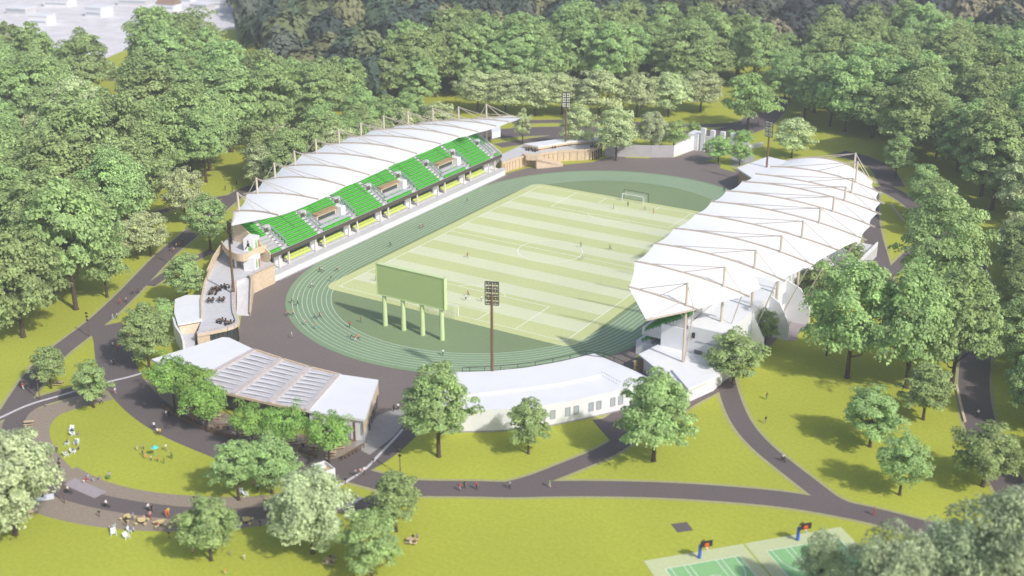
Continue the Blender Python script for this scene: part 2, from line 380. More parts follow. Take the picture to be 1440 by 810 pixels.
for k, (u0, u1) in enumerate(sheets):
    crect(so, u0, u1, 0, 34, .03)
    m0, m1 = u0+2.6, u1-2.2; v0 = 3.2; cu = (m0+m1)/2
    crect(si, m0, m1, v0, 31, .04)
    cline(sl, [(m0,31),(m0,v0),(m1,v0),(m1,31)], .05)
    for du in (-2.45, 2.45): cline(sl, [(cu+du, v0), (cu+du, v0+5.8)], .053)
    cline(sl, [(cu-2.45, v0+5.8), (cu+2.45, v0+5.8)], .056)
    cline(sl, [(cu+1.8*math.cos(R(t)), v0+5.8+1.8*math.sin(R(t))) for t in range(0,361,15)], .059)
    hw = (m1-m0)/2-.9
    cline(sl, [(cu-hw, v0), (cu-hw, v0+3)] + [(cu-hw*math.cos(R(t)), v0+3+5.5*math.sin(R(t))) for t in range(0,181,10)] + [(cu+hw, v0)], .062)
    for du in (-1.2, 1.2): cline(sl, [(cu+du*2.9, v0), (cu+du*2.9, v0+7.5)], .065)
struct(so.build('court_surround', courtout)); struct(si.build('basketball_court', courtin)); struct(sl.build('court_lines', line_m))
hoop_lab = ['blue padded basketball hoop on the left court with black and red backboard', 'blue padded basketball hoop on the right court beside the pale tree crowns']
for k, p in enumerate([(97.24, -119.69), (109.63, -105.77)]):
    e = empty('basketball_hoop', (*p, .03), hoop_lab[k], 'basketball hoop', 'basketball hoops', math.atan2(ux.y, ux.x))
    MB().beam((0,0,0),(0.05,0,2.6),.42,.42).build('padded_post', bluem, e)
    MB().tube([(0.05,0,2.6),(.1,-.1,3.3),(.3,-.6,3.9),(.4,-1.4,3.9)], .09).build('arm', dark, e)
    bo = MB().box(-.6,1.5,-1.55,-1.47,3.1,4.3).build('backboard', dark, e)
    MB().box(.1,.8,-1.6,-1.56,3.25,3.85).build('target_square', orange, bo)
    rg = MB().tube([(.45+.28*math.cos(R(t)),-1.9+.28*math.sin(R(t)),3.1) for t in range(0,361,30)], .03, 5).build('ring', orange, e)
    MB().tube([(.45,-1.9,3.08),(.45,-1.9,2.65)], [.26,.15], 8, cap=False).build('net', netm, rg)

# ------------------------------------------------------------------ left grandstand
gs = empty('grandstand', (-58, 0, 0), 'left grandstand with bright green seat tiers, lime front rows and dark fascia', 'grandstand')
def ch(name, mb, m, par=gs, smooth=False):
    o = mb.build(name, m, par, smooth); o.matrix_parent_inverse = Matrix.Translation(-par.location) if par.type == 'EMPTY' else Matrix(); return o
Y0, Y1 = -57.5, 58.0
mb = MB().box(-56,-50.5,Y0-1.5,Y1,0,1.95); ch('podium', mb, white)
mb = MB().box(-52.6,-50.2,Y0-1.9,Y1+.6,1.95,2.15); ch('podium_walkway', mb, grey)
ch('front_kerb', MB().box(-50.2,-49.95,Y0,Y1,.02,.25), greyd)
ch('back_of_house', MB().box(-64,-55.6,Y0,Y1,1.95,6.1), grey)
ch('window_band', MB().box(-55.6,-55.45,Y0+2,Y1-2,2.9,6.0), glass)
mb = MB()
for k in range(92): y = Y0+2.3+k*1.22; mb.box(-55.44,-55.36,y,y+.09,2.9,6.0)
ch('mullion', mb, darkfascia)['kind'] = 'stuff'
ch('tier_slab', MB().box(-64,-52.3,Y0,Y1,6.1,6.6), greyd)
ch('front_fascia', MB().box(-52.3,-51.9,Y0-.2,Y1+.2,6.0,6.95), darkfascia)
aisles = [-52+15*k for k in range(8)]
for y in aisles:
    for dy in (-2.3, 2.3):
        ch('column', MB().box(-53.0,-52.6,y+dy*.85-.2,y+dy*.85+.2,2.15,6.05), mat('cream_column', (.74,.68,.60), .7, .04, 1))
    ch('entry_niche', MB().box(-55.42,-55.0,y-1.5,y+1.5,2.15,6.0), white)
bounds = [Y0]+aisles+[Y1]
for k in range(len(bounds)-1):
    a = bounds[k] + (2.6 if k else .6); b = bounds[k+1]-(2.6 if k < len(bounds)-2 else .6)
    if b-a < 2: continue
    mb = MB()
    for r_ in range(2):
        x = -53.3-r_*.95; zz = 2.15+r_*.45
        mb.box(x-.95, x, a, b, 2.15, zz+.1+r_*.05, 1)
        n = int((b-a)/.55)
        for q in range(n):
            y = a+(q+.5)*(b-a)/n
            mb.box(x-.75, x-.3, y-.22, y+.22, zz+.35, zz+.45); mb.box(x-.85, x-.74, y-.22, y+.22, zz+.4, zz+.9)
    ch('lime_seat_block', mb, [yellowseat, grey])
TR, RI, NR = 1.05, .64, 12
def rowx(r_): return -52.4-r_*TR
def rowz(r_): return 6.85+r_*RI
mb = MB()
for r_ in range(NR): mb.box(rowx(r_)-TR, rowx(r_), Y0, Y1, 6.6, rowz(r_))
ch('tier_steps', mb, mat('terrace_concrete', (.44,.44,.44), .8, .06, .8))
def seatrow(mb, r_, a, b):
    x = rowx(r_); zz = rowz(r_); n = max(1, int((b-a)/.56))
    mb.box(x-.80, x-.28, a, b, zz+.36, zz+.44, 0)
    for q in range(n):
        y = a+(q+.5)*(b-a)/n; mb.box(x-.80, x-.70, y-.24, y+.24, zz+.44, zz+.86, 1)
    mb.box(x-.66, x-.46, a, b, zz, zz+.36, 2)
for k in range(len(bounds)-1):
    lo, hi = bounds[k], bounds[k+1]
    a = lo+(.7 if k else .3); b = hi-(.7 if k < len(bounds)-2 else .3)
    boxbay = k % 2 == 0
    mb = MB()
    for r_ in range(NR):
        aa = a + (1.5 if r_ < 7 and k else 0)
        bb = b
        if boxbay and 0 < r_ < 5: continue
        if bb-aa > .6:
            if boxbay and r_ == 0:
                m0 = MB(); seatrow(m0, 0, aa, bb); ch('front_seat_row', m0, [greenseat2, greenseat, greenseat])
            else: seatrow(mb, r_, aa, bb)
    ch('green_seat_block', mb, [greenseat2, greenseat, greenseat])
    if boxbay and hi-lo > 10:
        x0 = rowx(4)
        bx = ch('press_box', MB().box(x0-TR, x0+.4, a+2.6, b-2.4, rowz(0), rowz(4)+1.1), timber)
        MB().box(x0-TR-.1, x0+.9, a+2.4, b-2.2, rowz(4)+1.1, rowz(4)+1.35).build('roof', timberd, bx)
        MB().box(x0+.4, x0+.5, a+3.2, b-3.0, rowz(4)-1.1, rowz(4)+.4).build('window', glass, bx)
        ch('white_cabin', MB().box(x0-.4, x0+2.0, b-2.2, b-.1, rowz(1), rowz(4)+1.3), white)
        ch('landing', MB().box(rowx(4), rowx(1), a+.5, b, rowz(1), rowz(1)+.12), grey)
        mbb = MB()
        for q in range(9):
            y = a+2.2+q*(b-a-4)/8; mbb.box(rowx(2)-.3, rowx(2)+.3, y-.4, y+.4, rowz(1)+.12, rowz(1)+.75, q % 3 == 0)
        ch('planter_seats', mbb, [paleglass, greenseat2])
        ch('rail', MB().box(rowx(1)-.12, rowx(1), a+.5, b, rowz(1)+.12, rowz(1)+.9), paleglass)
for y in aisles:
    mb = MB()
    for r_ in range(NR):
        mb.box(rowx(r_)-TR, rowx(r_), y-.6, y+.6, rowz(r_)-.2, rowz(r_)+.06); mb.box(rowx(r_)-TR*.98, rowx(r_)-TR*.5, y-.6, y+.6, rowz(r_)+.06, rowz(r_)+RI*.55)
    ch('aisle_stair', mb, grey)
    vb = ch('vomitory', MB().box(rowx(7)-.3, rowx(6), y-.2, y+2.0, rowz(6), rowz(7)+.7), grey)
    MB().box(rowx(6), rowx(6)+.04, y-.4, y+1.2, rowz(5)+.1, rowz(7)+.3).build('opening', darkfascia, vb)
    ch('vomitory_floor', MB().box(rowx(6), rowx(1), y+.7, y+2.1, rowz(1), rowz(1)+.2) , greyd)
    for yy in (y+.65, y+2.15):
        mb = MB(); mb.face([(rowx(6),yy,rowz(6)+1),(rowx(1),yy,rowz(1)+.9),(rowx(1),yy,rowz(1)),(rowx(6),yy,rowz(6))])
        ch('handrail', MB().beam((rowx(6),yy,rowz(6)+.9),(rowx(1),yy,rowz(1)+.9),.08,.5), paleglass)
ch('back_wall', MB().box(-65.2,-64.7,Y0,Y1,0,15.2), white)
for y, s_ in ((Y0-.35,-1),(Y1+.05,1)):
    mb = MB()
    pr = [(-64.7,0),(-64.7,15.2),(-52.3,7.6),(-52.3,6.0),(-55,1.95),(-55,0)]
    mb.face([(x, y, zz) for x, zz in pr]); mb.face([(x, y+.3, zz) for x, zz in pr[::-1]])
    for i in range(len(pr)):
        a, b = pr[i], pr[(i+1) % len(pr)]; mb.face([(a[0],y,a[1]),(a[0],y+.3,a[1]),(b[0],y+.3,b[1]),(b[0],y,b[1])])
    ch('end_wall', mb, timber if s_ < 0 else grey)

# ------------------------------------------------------------------ canopies
def canopy(name, label, F, K, T, B, tips, direction, colbase):
    e = empty(name, (K[len(K)//2][0], 0, 0), label, 'canopy')
    def c(nm, mb, m, smooth=False):
        o = mb.build(nm, m, e, smooth); o.matrix_parent_inverse = Matrix.Translation(-e.location); return o
    n = len(F); S = 14; M = 5
    def rib(i, t):          # t 0 front .. .6 king .. 1 back, smooth through K
        f, k, b = Vector(F[i]), Vector(K[i]), Vector(B[i])
        u = (k-f).length/((k-f).length+(b-k).length)
        # quadratic through f (0), k (u), b (1)
        l0 = (t-u)*(t-1)/(u); l1 = t*(t-1)/(u*(u-1)); l2 = t*(t-u)/(1-u)
        return f*l0+k*l1+b*l2
    rows = []
    for i in range(n-1):
        for m_ in range(M + (1 if i == n-2 else 0)):
            w = m_/M; row = []
            for s_ in range(S+1):
                t = s_/S; p = rib(i, t)*(1-w)+rib(i+1, t)*w
                sag = math.sin(math.pi*w)
                p.z -= .35*sag
                pull = sag*(.35 if t < .5 else -.8)*(abs(2*t-1)**6)
                p.x += pull*direction
                row.append(p)
            rows.append(row)
    mb = MB()
    for th, fl in ((0, 0), (-.12, 1)):
        base = len(mb.v)
        for row in rows: mb.v += [(p.x, p.y, p.z+th) for p in row]
        w = S+1
        for i in range(len(rows)-1):
            for j in range(S):
                q = (base+i*w+j, base+(i+1)*w+j, base+(i+1)*w+j+1, base+i*w+j+1)
                if (direction > 0) == (fl == 0): q = q[::-1]
                mb.f.append(q); mb.m.append(1 if i < M and j >= S*.4 else 0)
    c('roof_membrane', mb, [memb, memb_end], True)
    for tip, i, in tips:
        mb = MB(); P = [rib(i, t/S) for t in range(S+1)]; tv = Vector(tip)
        f0 = P[0]
        for s_ in range(S):
            for th in (0, -.12):
                q = [P[s_], P[s_+1], tv]
                q = [(p.x,p.y,p.z+th) for p in q]
                mb.face(q)
        c('end_panel', mb, memb_end)
        c('edge_beam', MB().beam(tv, Vector(B[i]), .3, .35), steel_tan)
        c('end_cable', MB().beam(tv+Vector((0,0,.1)), Vector(K[i])*.7+Vector(T[i])*.3, .1), steel_tan)
    for i in range(n):
        P = [rib(i, t/12)+Vector((0,0,.14)) for t in range(13)]
        ext = (P[12]-P[11]).normalized()*1.2; P.append(P[12]+ext)
        mb = MB()
        for a, b in zip(P, P[1:]): mb.beam(a, b, .26, .42)
        c('roof_rib', mb, steel_tan)
        k, t = Vector(K[i]), Vector(T[i]); t = Vector((k.x, k.y, t.z))
        c('king_post', MB().tube([k, t], .30, 8), steel_tan)
        u = (k-Vector(F[i])).length/((k-Vector(F[i])).length+(Vector(B[i])-k).length)
        for tt, nm in ((u*.18,'stay_cable'),(u*.55,'stay_cable'),(.97,'back_stay')):
            c(nm, MB().tube([t-Vector((0,0,.15)), rib(i, tt)+Vector((0,0,.25))], .11, 5), steel_tan)
        zb = colbase(i)
        c('column', MB().tube([(k.x, k.y, zb), (k.x, k.y, k.z-.1)], [.34,.30], 8), steel_tan)
        bq = rib(i, .98)
        c('column_strut', MB().tube([(k.x, k.y, zb+1.5), (bq.x, bq.y, bq.z-.1)], .13, 6), steel_tan)
        fq = rib(i, u*.72)
        c('column_strut', MB().tube([(k.x, k.y, k.z-3.2), (fq.x, fq.y, fq.z-.1)], .11, 6), steel_tan)
    return e
RF = [(52.11, -57.0, 19.03), (47.95, -45.6, 20.65), (47.47, -34.2, 21.43), (47.31, -22.8, 21.85), (48.02, -11.4, 22.54), (47.42, 0.0, 22.51), (46.88, 11.4, 22.29), (46.79, 22.8, 21.89), (46.34, 34.2, 21.17), (46.53, 45.6, 20.46), (47.61, 57.0, 19.77)]
RK = [(66.01, -57.0, 17.6), (69.85, -45.6, 19.01), (72.6, -34.2, 20.09), (74.54, -22.8, 20.87), (75.71, -11.4, 21.19), (76.15, 0.0, 21.77), (75.91, 11.4, 21.5), (75.4, 22.8, 21.16), (73.88, 34.2, 20.03), (71.5, 45.6, 19.71), (67.53, 57.0, 20.39)]
RT = [(66.04, -57.0, 22.97), (69.79, -45.6, 23.71), (72.51, -34.2, 24.71), (74.45, -22.8, 25.07), (75.49, -11.4, 25.65), (75.87, 0.0, 25.78), (75.69, 11.4, 25.62), (75.09, 22.8, 25.19), (73.54, 34.2, 24.36), (71.27, 45.6, 25.82), (67.26, 57.0, 24.98)]
RB = [(68.19, -57.0, 17.24), (74.85, -45.6, 18.02), (78.88, -34.2, 18.75), (82.48, -22.8, 19.23), (84.49, -11.4, 19.76), (87.04, 0.0, 19.67), (85.79, 11.4, 19.52), (84.12, 22.8, 19.33), (81.84, 34.2, 18.73), (78.06, 45.6, 17.88), (73.18, 57.0, 17.46)]
LF = [(-49.03, -57.0, 18.29), (-44.65, -46.0, 20.3), (-44.47, -35.0, 21.19), (-44.39, -24.0, 21.44), (-43.85, -13.0, 22.32), (-43.71, -2.0, 22.45), (-42.92, 9.0, 23.02), (-43.86, 20.0, 22.59), (-43.96, 31.0, 21.7), (-44.01, 42.0, 21.13), (-46.19, 53.0, 19.89), (-48.15, 64.0, 18.74)]
LK = [(-62.96, -57.0, 17.08), (-66.2, -46.0, 18.57), (-69.38, -35.0, 19.52), (-71.4, -24.0, 20.25), (-72.5, -13.0, 21.09), (-72.69, -2.0, 21.58), (-72.8, 9.0, 21.31), (-72.23, 20.0, 21.23), (-70.75, 31.0, 20.43), (-68.6, 42.0, 19.54), (-65.79, 53.0, 18.29), (-61.74, 64.0, 16.98)]
LT = [(-62.67, -57.0, 22.26), (-66.02, -46.0, 23.04), (-69.23, -35.0, 24.1), (-71.31, -24.0, 24.71), (-72.19, -13.0, 25.46), (-72.42, -2.0, 25.81), (-72.56, 9.0, 25.62), (-72.03, 20.0, 25.62), (-70.87, 31.0, 24.87), (-68.76, 42.0, 24.06), (-65.71, 53.0, 22.68), (-61.7, 64.0, 21.93)]
LB = [(-64.52, -57.0, 16.72), (-70.16, -46.0, 17.72), (-73.98, -35.0, 18.17), (-76.33, -24.0, 19.08), (-78.02, -13.0, 20.08), (-78.27, -2.0, 20.35), (-77.87, 9.0, 20.27), (-77.35, 20.0, 20.08), (-75.91, 31.0, 19.28), (-73.5, 42.0, 18.42), (-70.12, 53.0, 17.48), (-65.21, 64.0, 16.53)]
canopy('stadium_canopy', 'leaf shaped white membrane canopy over the left stand with tan ribs and twelve masts', LF, LK, LT, LB, [((-62.06, -61.0, 14.41), 0), ((-53.97, 69.0, 17.68), 11)], -1, lambda i: 0)
canopy('stadium_canopy', 'white membrane canopy over the right stand with eleven tan king post trusses', RF, RK, RT, RB, [((59.96, -64.0, 15.46), 0), ((56.69, 64.0, 19.85), 10)], 1, lambda i: 0)

# ------------------------------------------------------------------ right grandstand
gr = empty('grandstand', (62, 0, 0), 'right grandstand with white walls and green tiers mostly hidden under its canopy', 'grandstand')
Y0, Y1 = -51, 50
def cr(nm, mb, m): return ch(nm, mb, m, gr)
cr('podium', MB().box(51.2,60,Y0+1,Y1,0,3.2), white)
mb = MB(); mb2 = MB(); mb3 = MB()
for r_ in range(3):
    x = 52.2+r_*.9
    mb.box(x, x+.9, Y0+1, Y1, 3.2, 3.3+r_*.5)
    mb2.box(x+.3, x+.75, Y0+1.6, Y1-.6, 3.3+r_*.5+.36, 3.3+r_*.5+.44); mb2.box(x+.72, x+.8, Y0+1.6, Y1-.6, 3.3+r_*.5+.4, 3.3+r_*.5+.9)
for yy in (Y0+1.6, 0, Y1-.7): mb2.beam((52.3,yy,3.5),(55.0,yy,5.0),.12,.5)
cr('lower_steps', mb, grey); cr('green_seat_block', mb2, greenseat)
mb = MB(); mb2 = MB()
for r_ in range(13):
    x = 53.4+r_*.82; zz = 6.6+r_*.46
    mb.box(x, x+.82, Y0, Y1, 5.6, zz)
    mb2.box(x+.28, x+.7, Y0+.6, Y1-.6, zz+.36, zz+.44); mb2.box(x+.68, x+.76, Y0+.6, Y1-.6, zz+.4, zz+.88)
for yy in (Y0+.7, 0, Y1-.7): mb2.beam((53.7,yy,6.8),(64,yy,12.6),.12,.5)
cr('tier_steps', mb, grey); cr('green_seat_block', mb2, greenseat)
cr('front_fascia', MB().box(53.1,53.4,Y0-.1,Y1+.1,5.6,7.3), white)
mb = MB()
for k in range(26): y = Y0+.4+k*4; mb.box(53.0,53.1,y,y+.1,7.3,8.0)
cr('guard_rail', mb, grey)
cr('back_of_house', MB().box(58,65,Y0+1,Y1-1,0,5.55), grey)
cr('end_wall', MB().box(58,64.4,Y0-.5,Y0-.1,0,9.5), white)
cr('rear_wall', MB().box(64.4,73.5,Y0-.5,Y1,0,10.6), white)
w_ = cr('vent_window', MB().box(66.2,68.2,Y0-.6,Y0-.5,3.4,5.2), greyd)
mb = MB()
for k in range(6): mb.box(66.3,68.1,Y0-.66,Y0-.6,3.5+k*.28,3.6+k*.28)
ch('louvre', mb, dark, gr)
cr('wall_lamp', MB().box(65.6,66.2,Y0-.9,Y0-.5,8.0,9.2), dark)
cr('wall_ledge', MB().box(66.4,73.4,Y0-.62,Y0-.5,7.2,7.35), greyd)
for i in range(1, 10):
    y = -57+11.4*i; k = Vector(RK[i])
    if k.x < 72: continue
    mb = MB(); pr = [(73.5,0),(k.x+4.2,0),(k.x+4.2,4.2),(k.x+1.5,9.0),(73.5,10.6)]
    for yy, q in ((y-1.9, pr), (y-1.5, pr[::-1])): mb.face([(a, yy, b) for a, b in q])
    for a, b in zip(pr, pr[1:]+pr[:1]): mb.face([(a[0],y-1.9,a[1]),(b[0],y-1.9,b[1]),(b[0],y-1.5,b[1]),(a[0],y-1.5,a[1])])
    cr('fin_wall', mb, white)
cr('rear_terrace', MB().box(73.5,80,-4,Y1-6,0,3.2), grey)
cr('parapet', MB().box(79.7,80,-4,Y1-6,3.2,4.3), white)
for i in range(8): cr('rear_window', MB().box(73.5,73.56,-38+i*11.4,-33+i*11.4,4.6,7.6), paleglass)

lc = empty('low_pavilion', (*(69.1, -57.91), 0), 'low white flat roofed pavilion below the near end of the right stand', 'building')
zc = 4.2
pol = [(55.82, -58.33), (58.61, -44.63), (69.07, -45.26), (75.35, -47.3), (75.28, -59.35), (72.06, -68.21), (65.48, -65.32)]
o = MB().prism(pol, zc-.35, zc).build('roof', white); o.parent = lc; o.matrix_parent_inverse = Matrix.Translation(-lc.location)
def inset(poly, d):
    c = sum((Vector(p[:2]) for p in poly), Vector((0,0)))/len(poly)
    return [tuple(c+(Vector(p[:2])-c)*(1-d/max((Vector(p[:2])-c).length, .1))) for p in poly]
o = MB().prism(inset(pol, 1.2), 0, zc-.36).build('wall', white); o.parent = lc; o.matrix_parent_inverse = Matrix.Translation(-lc.location)
pol2 = [(66.03, -62.95), (67.42, -57.42), (72.95, -57.04), (75.43, -61.38), (72.88, -69.77)]
o = MB().prism(pol2, zc+.01, zc+.55).build('upper_roof', white); o.parent = lc; o.matrix_parent_inverse = Matrix.Translation(-lc.location)
a, b = [(55.28, -58.67), (56.46, -54.88)]
gt = empty('gate', (*a, 0), 'brown timber gate between the white curved building and the low pavilion', 'gate')
MB().beam((0,0,1.1),(b[0]-a[0],b[1]-a[1],1.1),.15,2.2).build('gate_leaf', timberd, gt)
MB().box(-.25,.25,-.25,.25,0,2.6).build('gate_post', yellowwood, gt)
MB().beam((0,0,2.4),((b[0]-a[0])*-.5,(b[1]-a[1])*-.3+1,2.4),.12).build('gate_arm', white, gt)

# ------------------------------------------------------------------ curved white building in front
nb = empty('curved_building', (*(48.84, -89.92), 0), 'long curved white single storey building with small dark framed windows facing the lawn', 'building')
def cn(nm, mb, m, par=nb):
    o = mb.build(nm, m, par); 
    if par is nb: o.matrix_parent_inverse = Matrix.Translation(-nb.location)
    return o
ZN = 5.0
back = [(23.67, -91.55), (28.23, -87.94), (33.42, -84.15), (38.87, -78.93), (43.84, -72.05), (47.9, -64.76)]
right = [(59.61, -67.96), (63.63, -69.64), (66.34, -70.82)]
front = [(64.73, -71.47), (61.92, -76.67), (59.13, -81.03), (55.91, -85.98), (52.59, -90.57), (49.38, -94.34), (45.77, -97.62), (41.69, -100.64), (36.84, -103.78), (33.96, -105.18)]
pol = back+right+front
cn('wall', MB().prism(pol, 0, ZN-.25), white)
cn('roof', MB().prism(pol, ZN-.24, ZN), whiteroof)
mb = MB()
for i in range(len(front)-1):
    p, q = Vector((*front[i],0)), Vector((*front[i+1],0)); d = (q-p).normalized(); n_ = Vector((-d.y,d.x,0))
    if n_.y > 0: n_ = -n_
    mb.beam(p+n_*.04+Vector((0,0,.15)), q+n_*.04+Vector((0,0,.15)), .08, .3)
cn('plinth', mb, greyd)
# upper setback roof
mid_f = [(33.68, -98.87), (39.96, -92.34), (46.34, -85.7), (51.38, -79.42), (54.55, -73.82)]
mid_r = [(60.67, -76.56), (62.84, -77.6)]
mb = MB()
P = smoothline(mid_f, 2)
for a, b in zip(P, P[1:]): mb.beam((*a, ZN+.2), (*b, ZN+.2), .35, .4)
cn('roof_upstand', mb, white)
mb = MB()
P = [(54.5, -73.72), (57.59, -75.11), (60.62, -76.47)]
for a, b in zip(P, P[1:]):
    mb.beam((*a, ZN+.9), (*b, ZN+.9), .06, .06)
    for t in (0,.25,.5,.75): mb.beam((a[0]*(1-t)+b[0]*t, a[1]*(1-t)+b[1]*t, ZN), (a[0]*(1-t)+b[0]*t, a[1]*(1-t)+b[1]*t, ZN+.9), .06)
cn('roof_rail', mb, grey)
def fpoint(x):    # point on the front wall line at world x, with outward normal
    for i in range(len(front)-1):
        a, b = front[i], front[i+1]
        if b[0] <= x <= a[0]:
            t = (x-a[0])/(b[0]-a[0]); d = Vector((b[0]-a[0], b[1]-a[1])).normalized(); n_ = Vector((-d.y, d.x))
            if n_.y > 0: n_ = -n_
            return Vector((x, a[1]+(b[1]-a[1])*t)), d, n_
for wx, wy in [(50.9, -92.33), (52.28, -90.91), (54.3, -88.25), (55.43, -86.64), (57.35, -83.99), (58.35, -82.41), (60.16, -79.46), (61.19, -77.88)]:
    r_ = fpoint(wx)
    if not r_: continue
    p, d, n_ = r_
    fr = MB(); gl_ = MB()
    zc0, zc1, hw = 1.6, 3.5, .52
    P3 = lambda u, zz, off: (p.x+d.x*u+n_.x*off, p.y+d.y*u+n_.y*off, zz)
    for u in (-hw, hw): fr.beam(P3(u,zc0,.05), P3(u,zc1,.05), .12, .12, up=(n_.x,n_.y,0))
    for zz in (zc0, zc1): fr.beam(P3(-hw,zz,.05), P3(hw,zz,.05), .12, .12)
    f_ = cn('window_frame', fr, greyd)
    gl_.face([P3(-hw,zc0,.03), P3(hw,zc0,.03), P3(hw,zc1,.03), P3(-hw,zc1,.03)])
    gl_.build('pane', paleglass, f_)
# railing round the roof edge (stands on the building)
P = smoothline(back[1:]+right[:2], 1)
mb = MB(); mr = MB()
for i, (a, b) in enumerate(zip(P, P[1:])):
    mr.beam((*a, ZN+1.05), (*b, ZN+1.05), .10, .10); mr.beam((*a, ZN+.1), (*b, ZN+.1), .08, .08)
    L = (Vector(b)-Vector(a)).length; k = max(1, int(L/2.6))
    for q in range(k):
        t = q/k; mb.beam((a[0]*(1-t)+b[0]*t, a[1]*(1-t)+b[1]*t, ZN), (a[0]*(1-t)+b[0]*t, a[1]*(1-t)+b[1]*t, ZN+1.05), .09)
rl = empty('guard_fence', (*P[0], 0), 'thin dark guard rail along the trackside roof edge of the curved white building', 'railing')
for nm, m_, mm in (('top_rail', mr, dark), ('post', mb, dark)):
    o = m_.build(nm, mm, rl); o.matrix_parent_inverse = Matrix.Translation(-rl.location)
    if nm == 'post': o.name = 'baluster'

# ------------------------------------------------------------------ cafe with pergola roof
ZK = 5.2
cf = empty('cafe_pavilion', (*(5.65, -119.92), 0), 'pavilion with two white roof ends and a grey louvred pergola roof between them', 'building')
def cc(nm, mb, m, par=cf):
    o = mb.build(nm, m, par)
    o.matrix_parent_inverse = Matrix.Translation(-cf.location); return o
Lw = [(-33.27, -118.3), (-28.35, -101.3), (-26.97, -100.69), (-17.45, -102.69), (-16.99, -122.93)]
Rw = [(6.48, -102.94), (15.42, -100.75), (24.06, -116.7), (11.6, -119.61)]
pb0 = [(-17.45, -102.69), (-9.18, -103.17), (-1.14, -103.42), (6.48, -102.94)]
pf0 = [(-16.99, -122.93), (-5.99, -122.09), (3.01, -121.15), (11.6, -119.61)]
cc('white_roof', MB().prism(Lw, ZK-.5, ZK), whiteroof); cc('white_roof', MB().prism(Rw, ZK-.5, ZK), whiteroof)
cc('wall', MB().prism(inset(Lw,1.0), 0, ZK-.51), white)
RwG = inset(Rw, .6)
cc('wall', MB().prism(RwG, 0, ZK-.51), white)
p_, q_ = Vector(Rw[1]), Vector(Rw[2])
d = (q_-p_).normalized(); n_ = Vector((-d.y, d.x)); n_ = n_ if n_.x > 0 else -n_
cc('timber_end', MB().beam((*(p_-n_*.2), 3.3), (*(q_-n_*.2), 3.3), .3, 2.6), timber)
for u in (.1,.3,.45,.62):
    c_ = p_.lerp(q_, u)-n_*.1; c2 = p_.lerp(q_, u+.1)-n_*.1
    cc('door', MB().beam((*c_, 1.25), (*c2, 1.25), .3, 2.4), glass)
cc('lattice_panel', MB().beam((*(q_.lerp(Vector(Rw[3]), .16)+Vector((.1,-.35))), 2.4), (*(q_.lerp(Vector(Rw[3]), .2)+Vector((.1,-.35))), 2.4), .12, 4.2), steel_brown)
mb = MB()
for i in range(3): mb.face([(*pb0[i],ZK-.15),(*pf0[i],ZK-.15),(*pf0[i+1],ZK-.15),(*pb0[i+1],ZK-.15)])
for i in range(3): mb.face([(*pb0[i],ZK-.2),(*pb0[i+1],ZK-.2),(*pf0[i+1],ZK-.2),(*pf0[i],ZK-.2)])
cc('pergola_sheet', mb, pergola_m)
for i in range(4):
    a, b = Vector(pb0[i]), Vector(pf0[i]); cc('pergola_beam', MB().beam((*a, ZK+.02), (*b, ZK+.02), 1.2, .3), beam_m)
for P in (pb0, pf0):
    mb = MB()
    for a, b in zip(P, P[1:]): mb.beam((*a, ZK-.08), (*b, ZK-.08), .35, .5)
    cc('edge_beam', mb, timber)
for i in range(3):
    a0, a1, b0, b1 = (Vector(v) for v in (pb0[i], pb0[i+1], pf0[i], pf0[i+1]))
    for k in range(9):
        t = .09+k*.098
        l, r_ = a0.lerp(b0, t), a1.lerp(b1, t); s_, e_ = l.lerp(r_, .13), l.lerp(r_, .88)
        dr = (b0-a0).normalized()*.85; mbb = MB(); segs = 6
        for q in range(segs):
            u, v = q/segs, (q+1)/segs
            A_, B_ = s_.lerp(e_, u), s_.lerp(e_, v); w0, w1 = 1-.75*u, 1-.75*v
            za, zb = ZK+.02+.10*math.sin(math.pi*u), ZK+.02+.10*math.sin(math.pi*v)
            mbb.face([(*A_,za),(*B_,zb),(*(B_+dr*w1),zb+.03),(*(A_+dr*w0),za+.03)]); mbb.face([(*(A_+dr*w0),za-.03),(*(B_+dr*w1),zb-.03),(*B_,zb-.06),(*A_,za-.06)])
        cc('roof_blade', mbb, white)
for P, m_ in ((pb0, timber), (pf0, dark)):
    for a in P: cc('post', MB().tube([(*a,0),(*a,ZK-.3)], .15, 6), m_)
mb = MB()
for t in (.2,.5,.8):
    for a, b in zip(pf0, pf0[1:]):
        p0 = Vector(a).lerp(Vector(b), t); mb.tube([(*p0, ZK-.4), (*(p0+Vector((.4,-2.6))), ZK-1.2)], .07, 4)
cc('awning_bracket', mb, dark)
mb = MB()
for a, b in zip(pf0, pf0[1:]): mb.beam((a[0]+.4,a[1]-2.6,ZK-1.2), (b[0]+.4,b[1]-2.6,ZK-1.2), .12)
cc('awning_rail', mb, dark)
cc('back_glazing', MB().prism(inset(pb0+pf0[::-1], 3.0), 0.03, 3.2), glass)

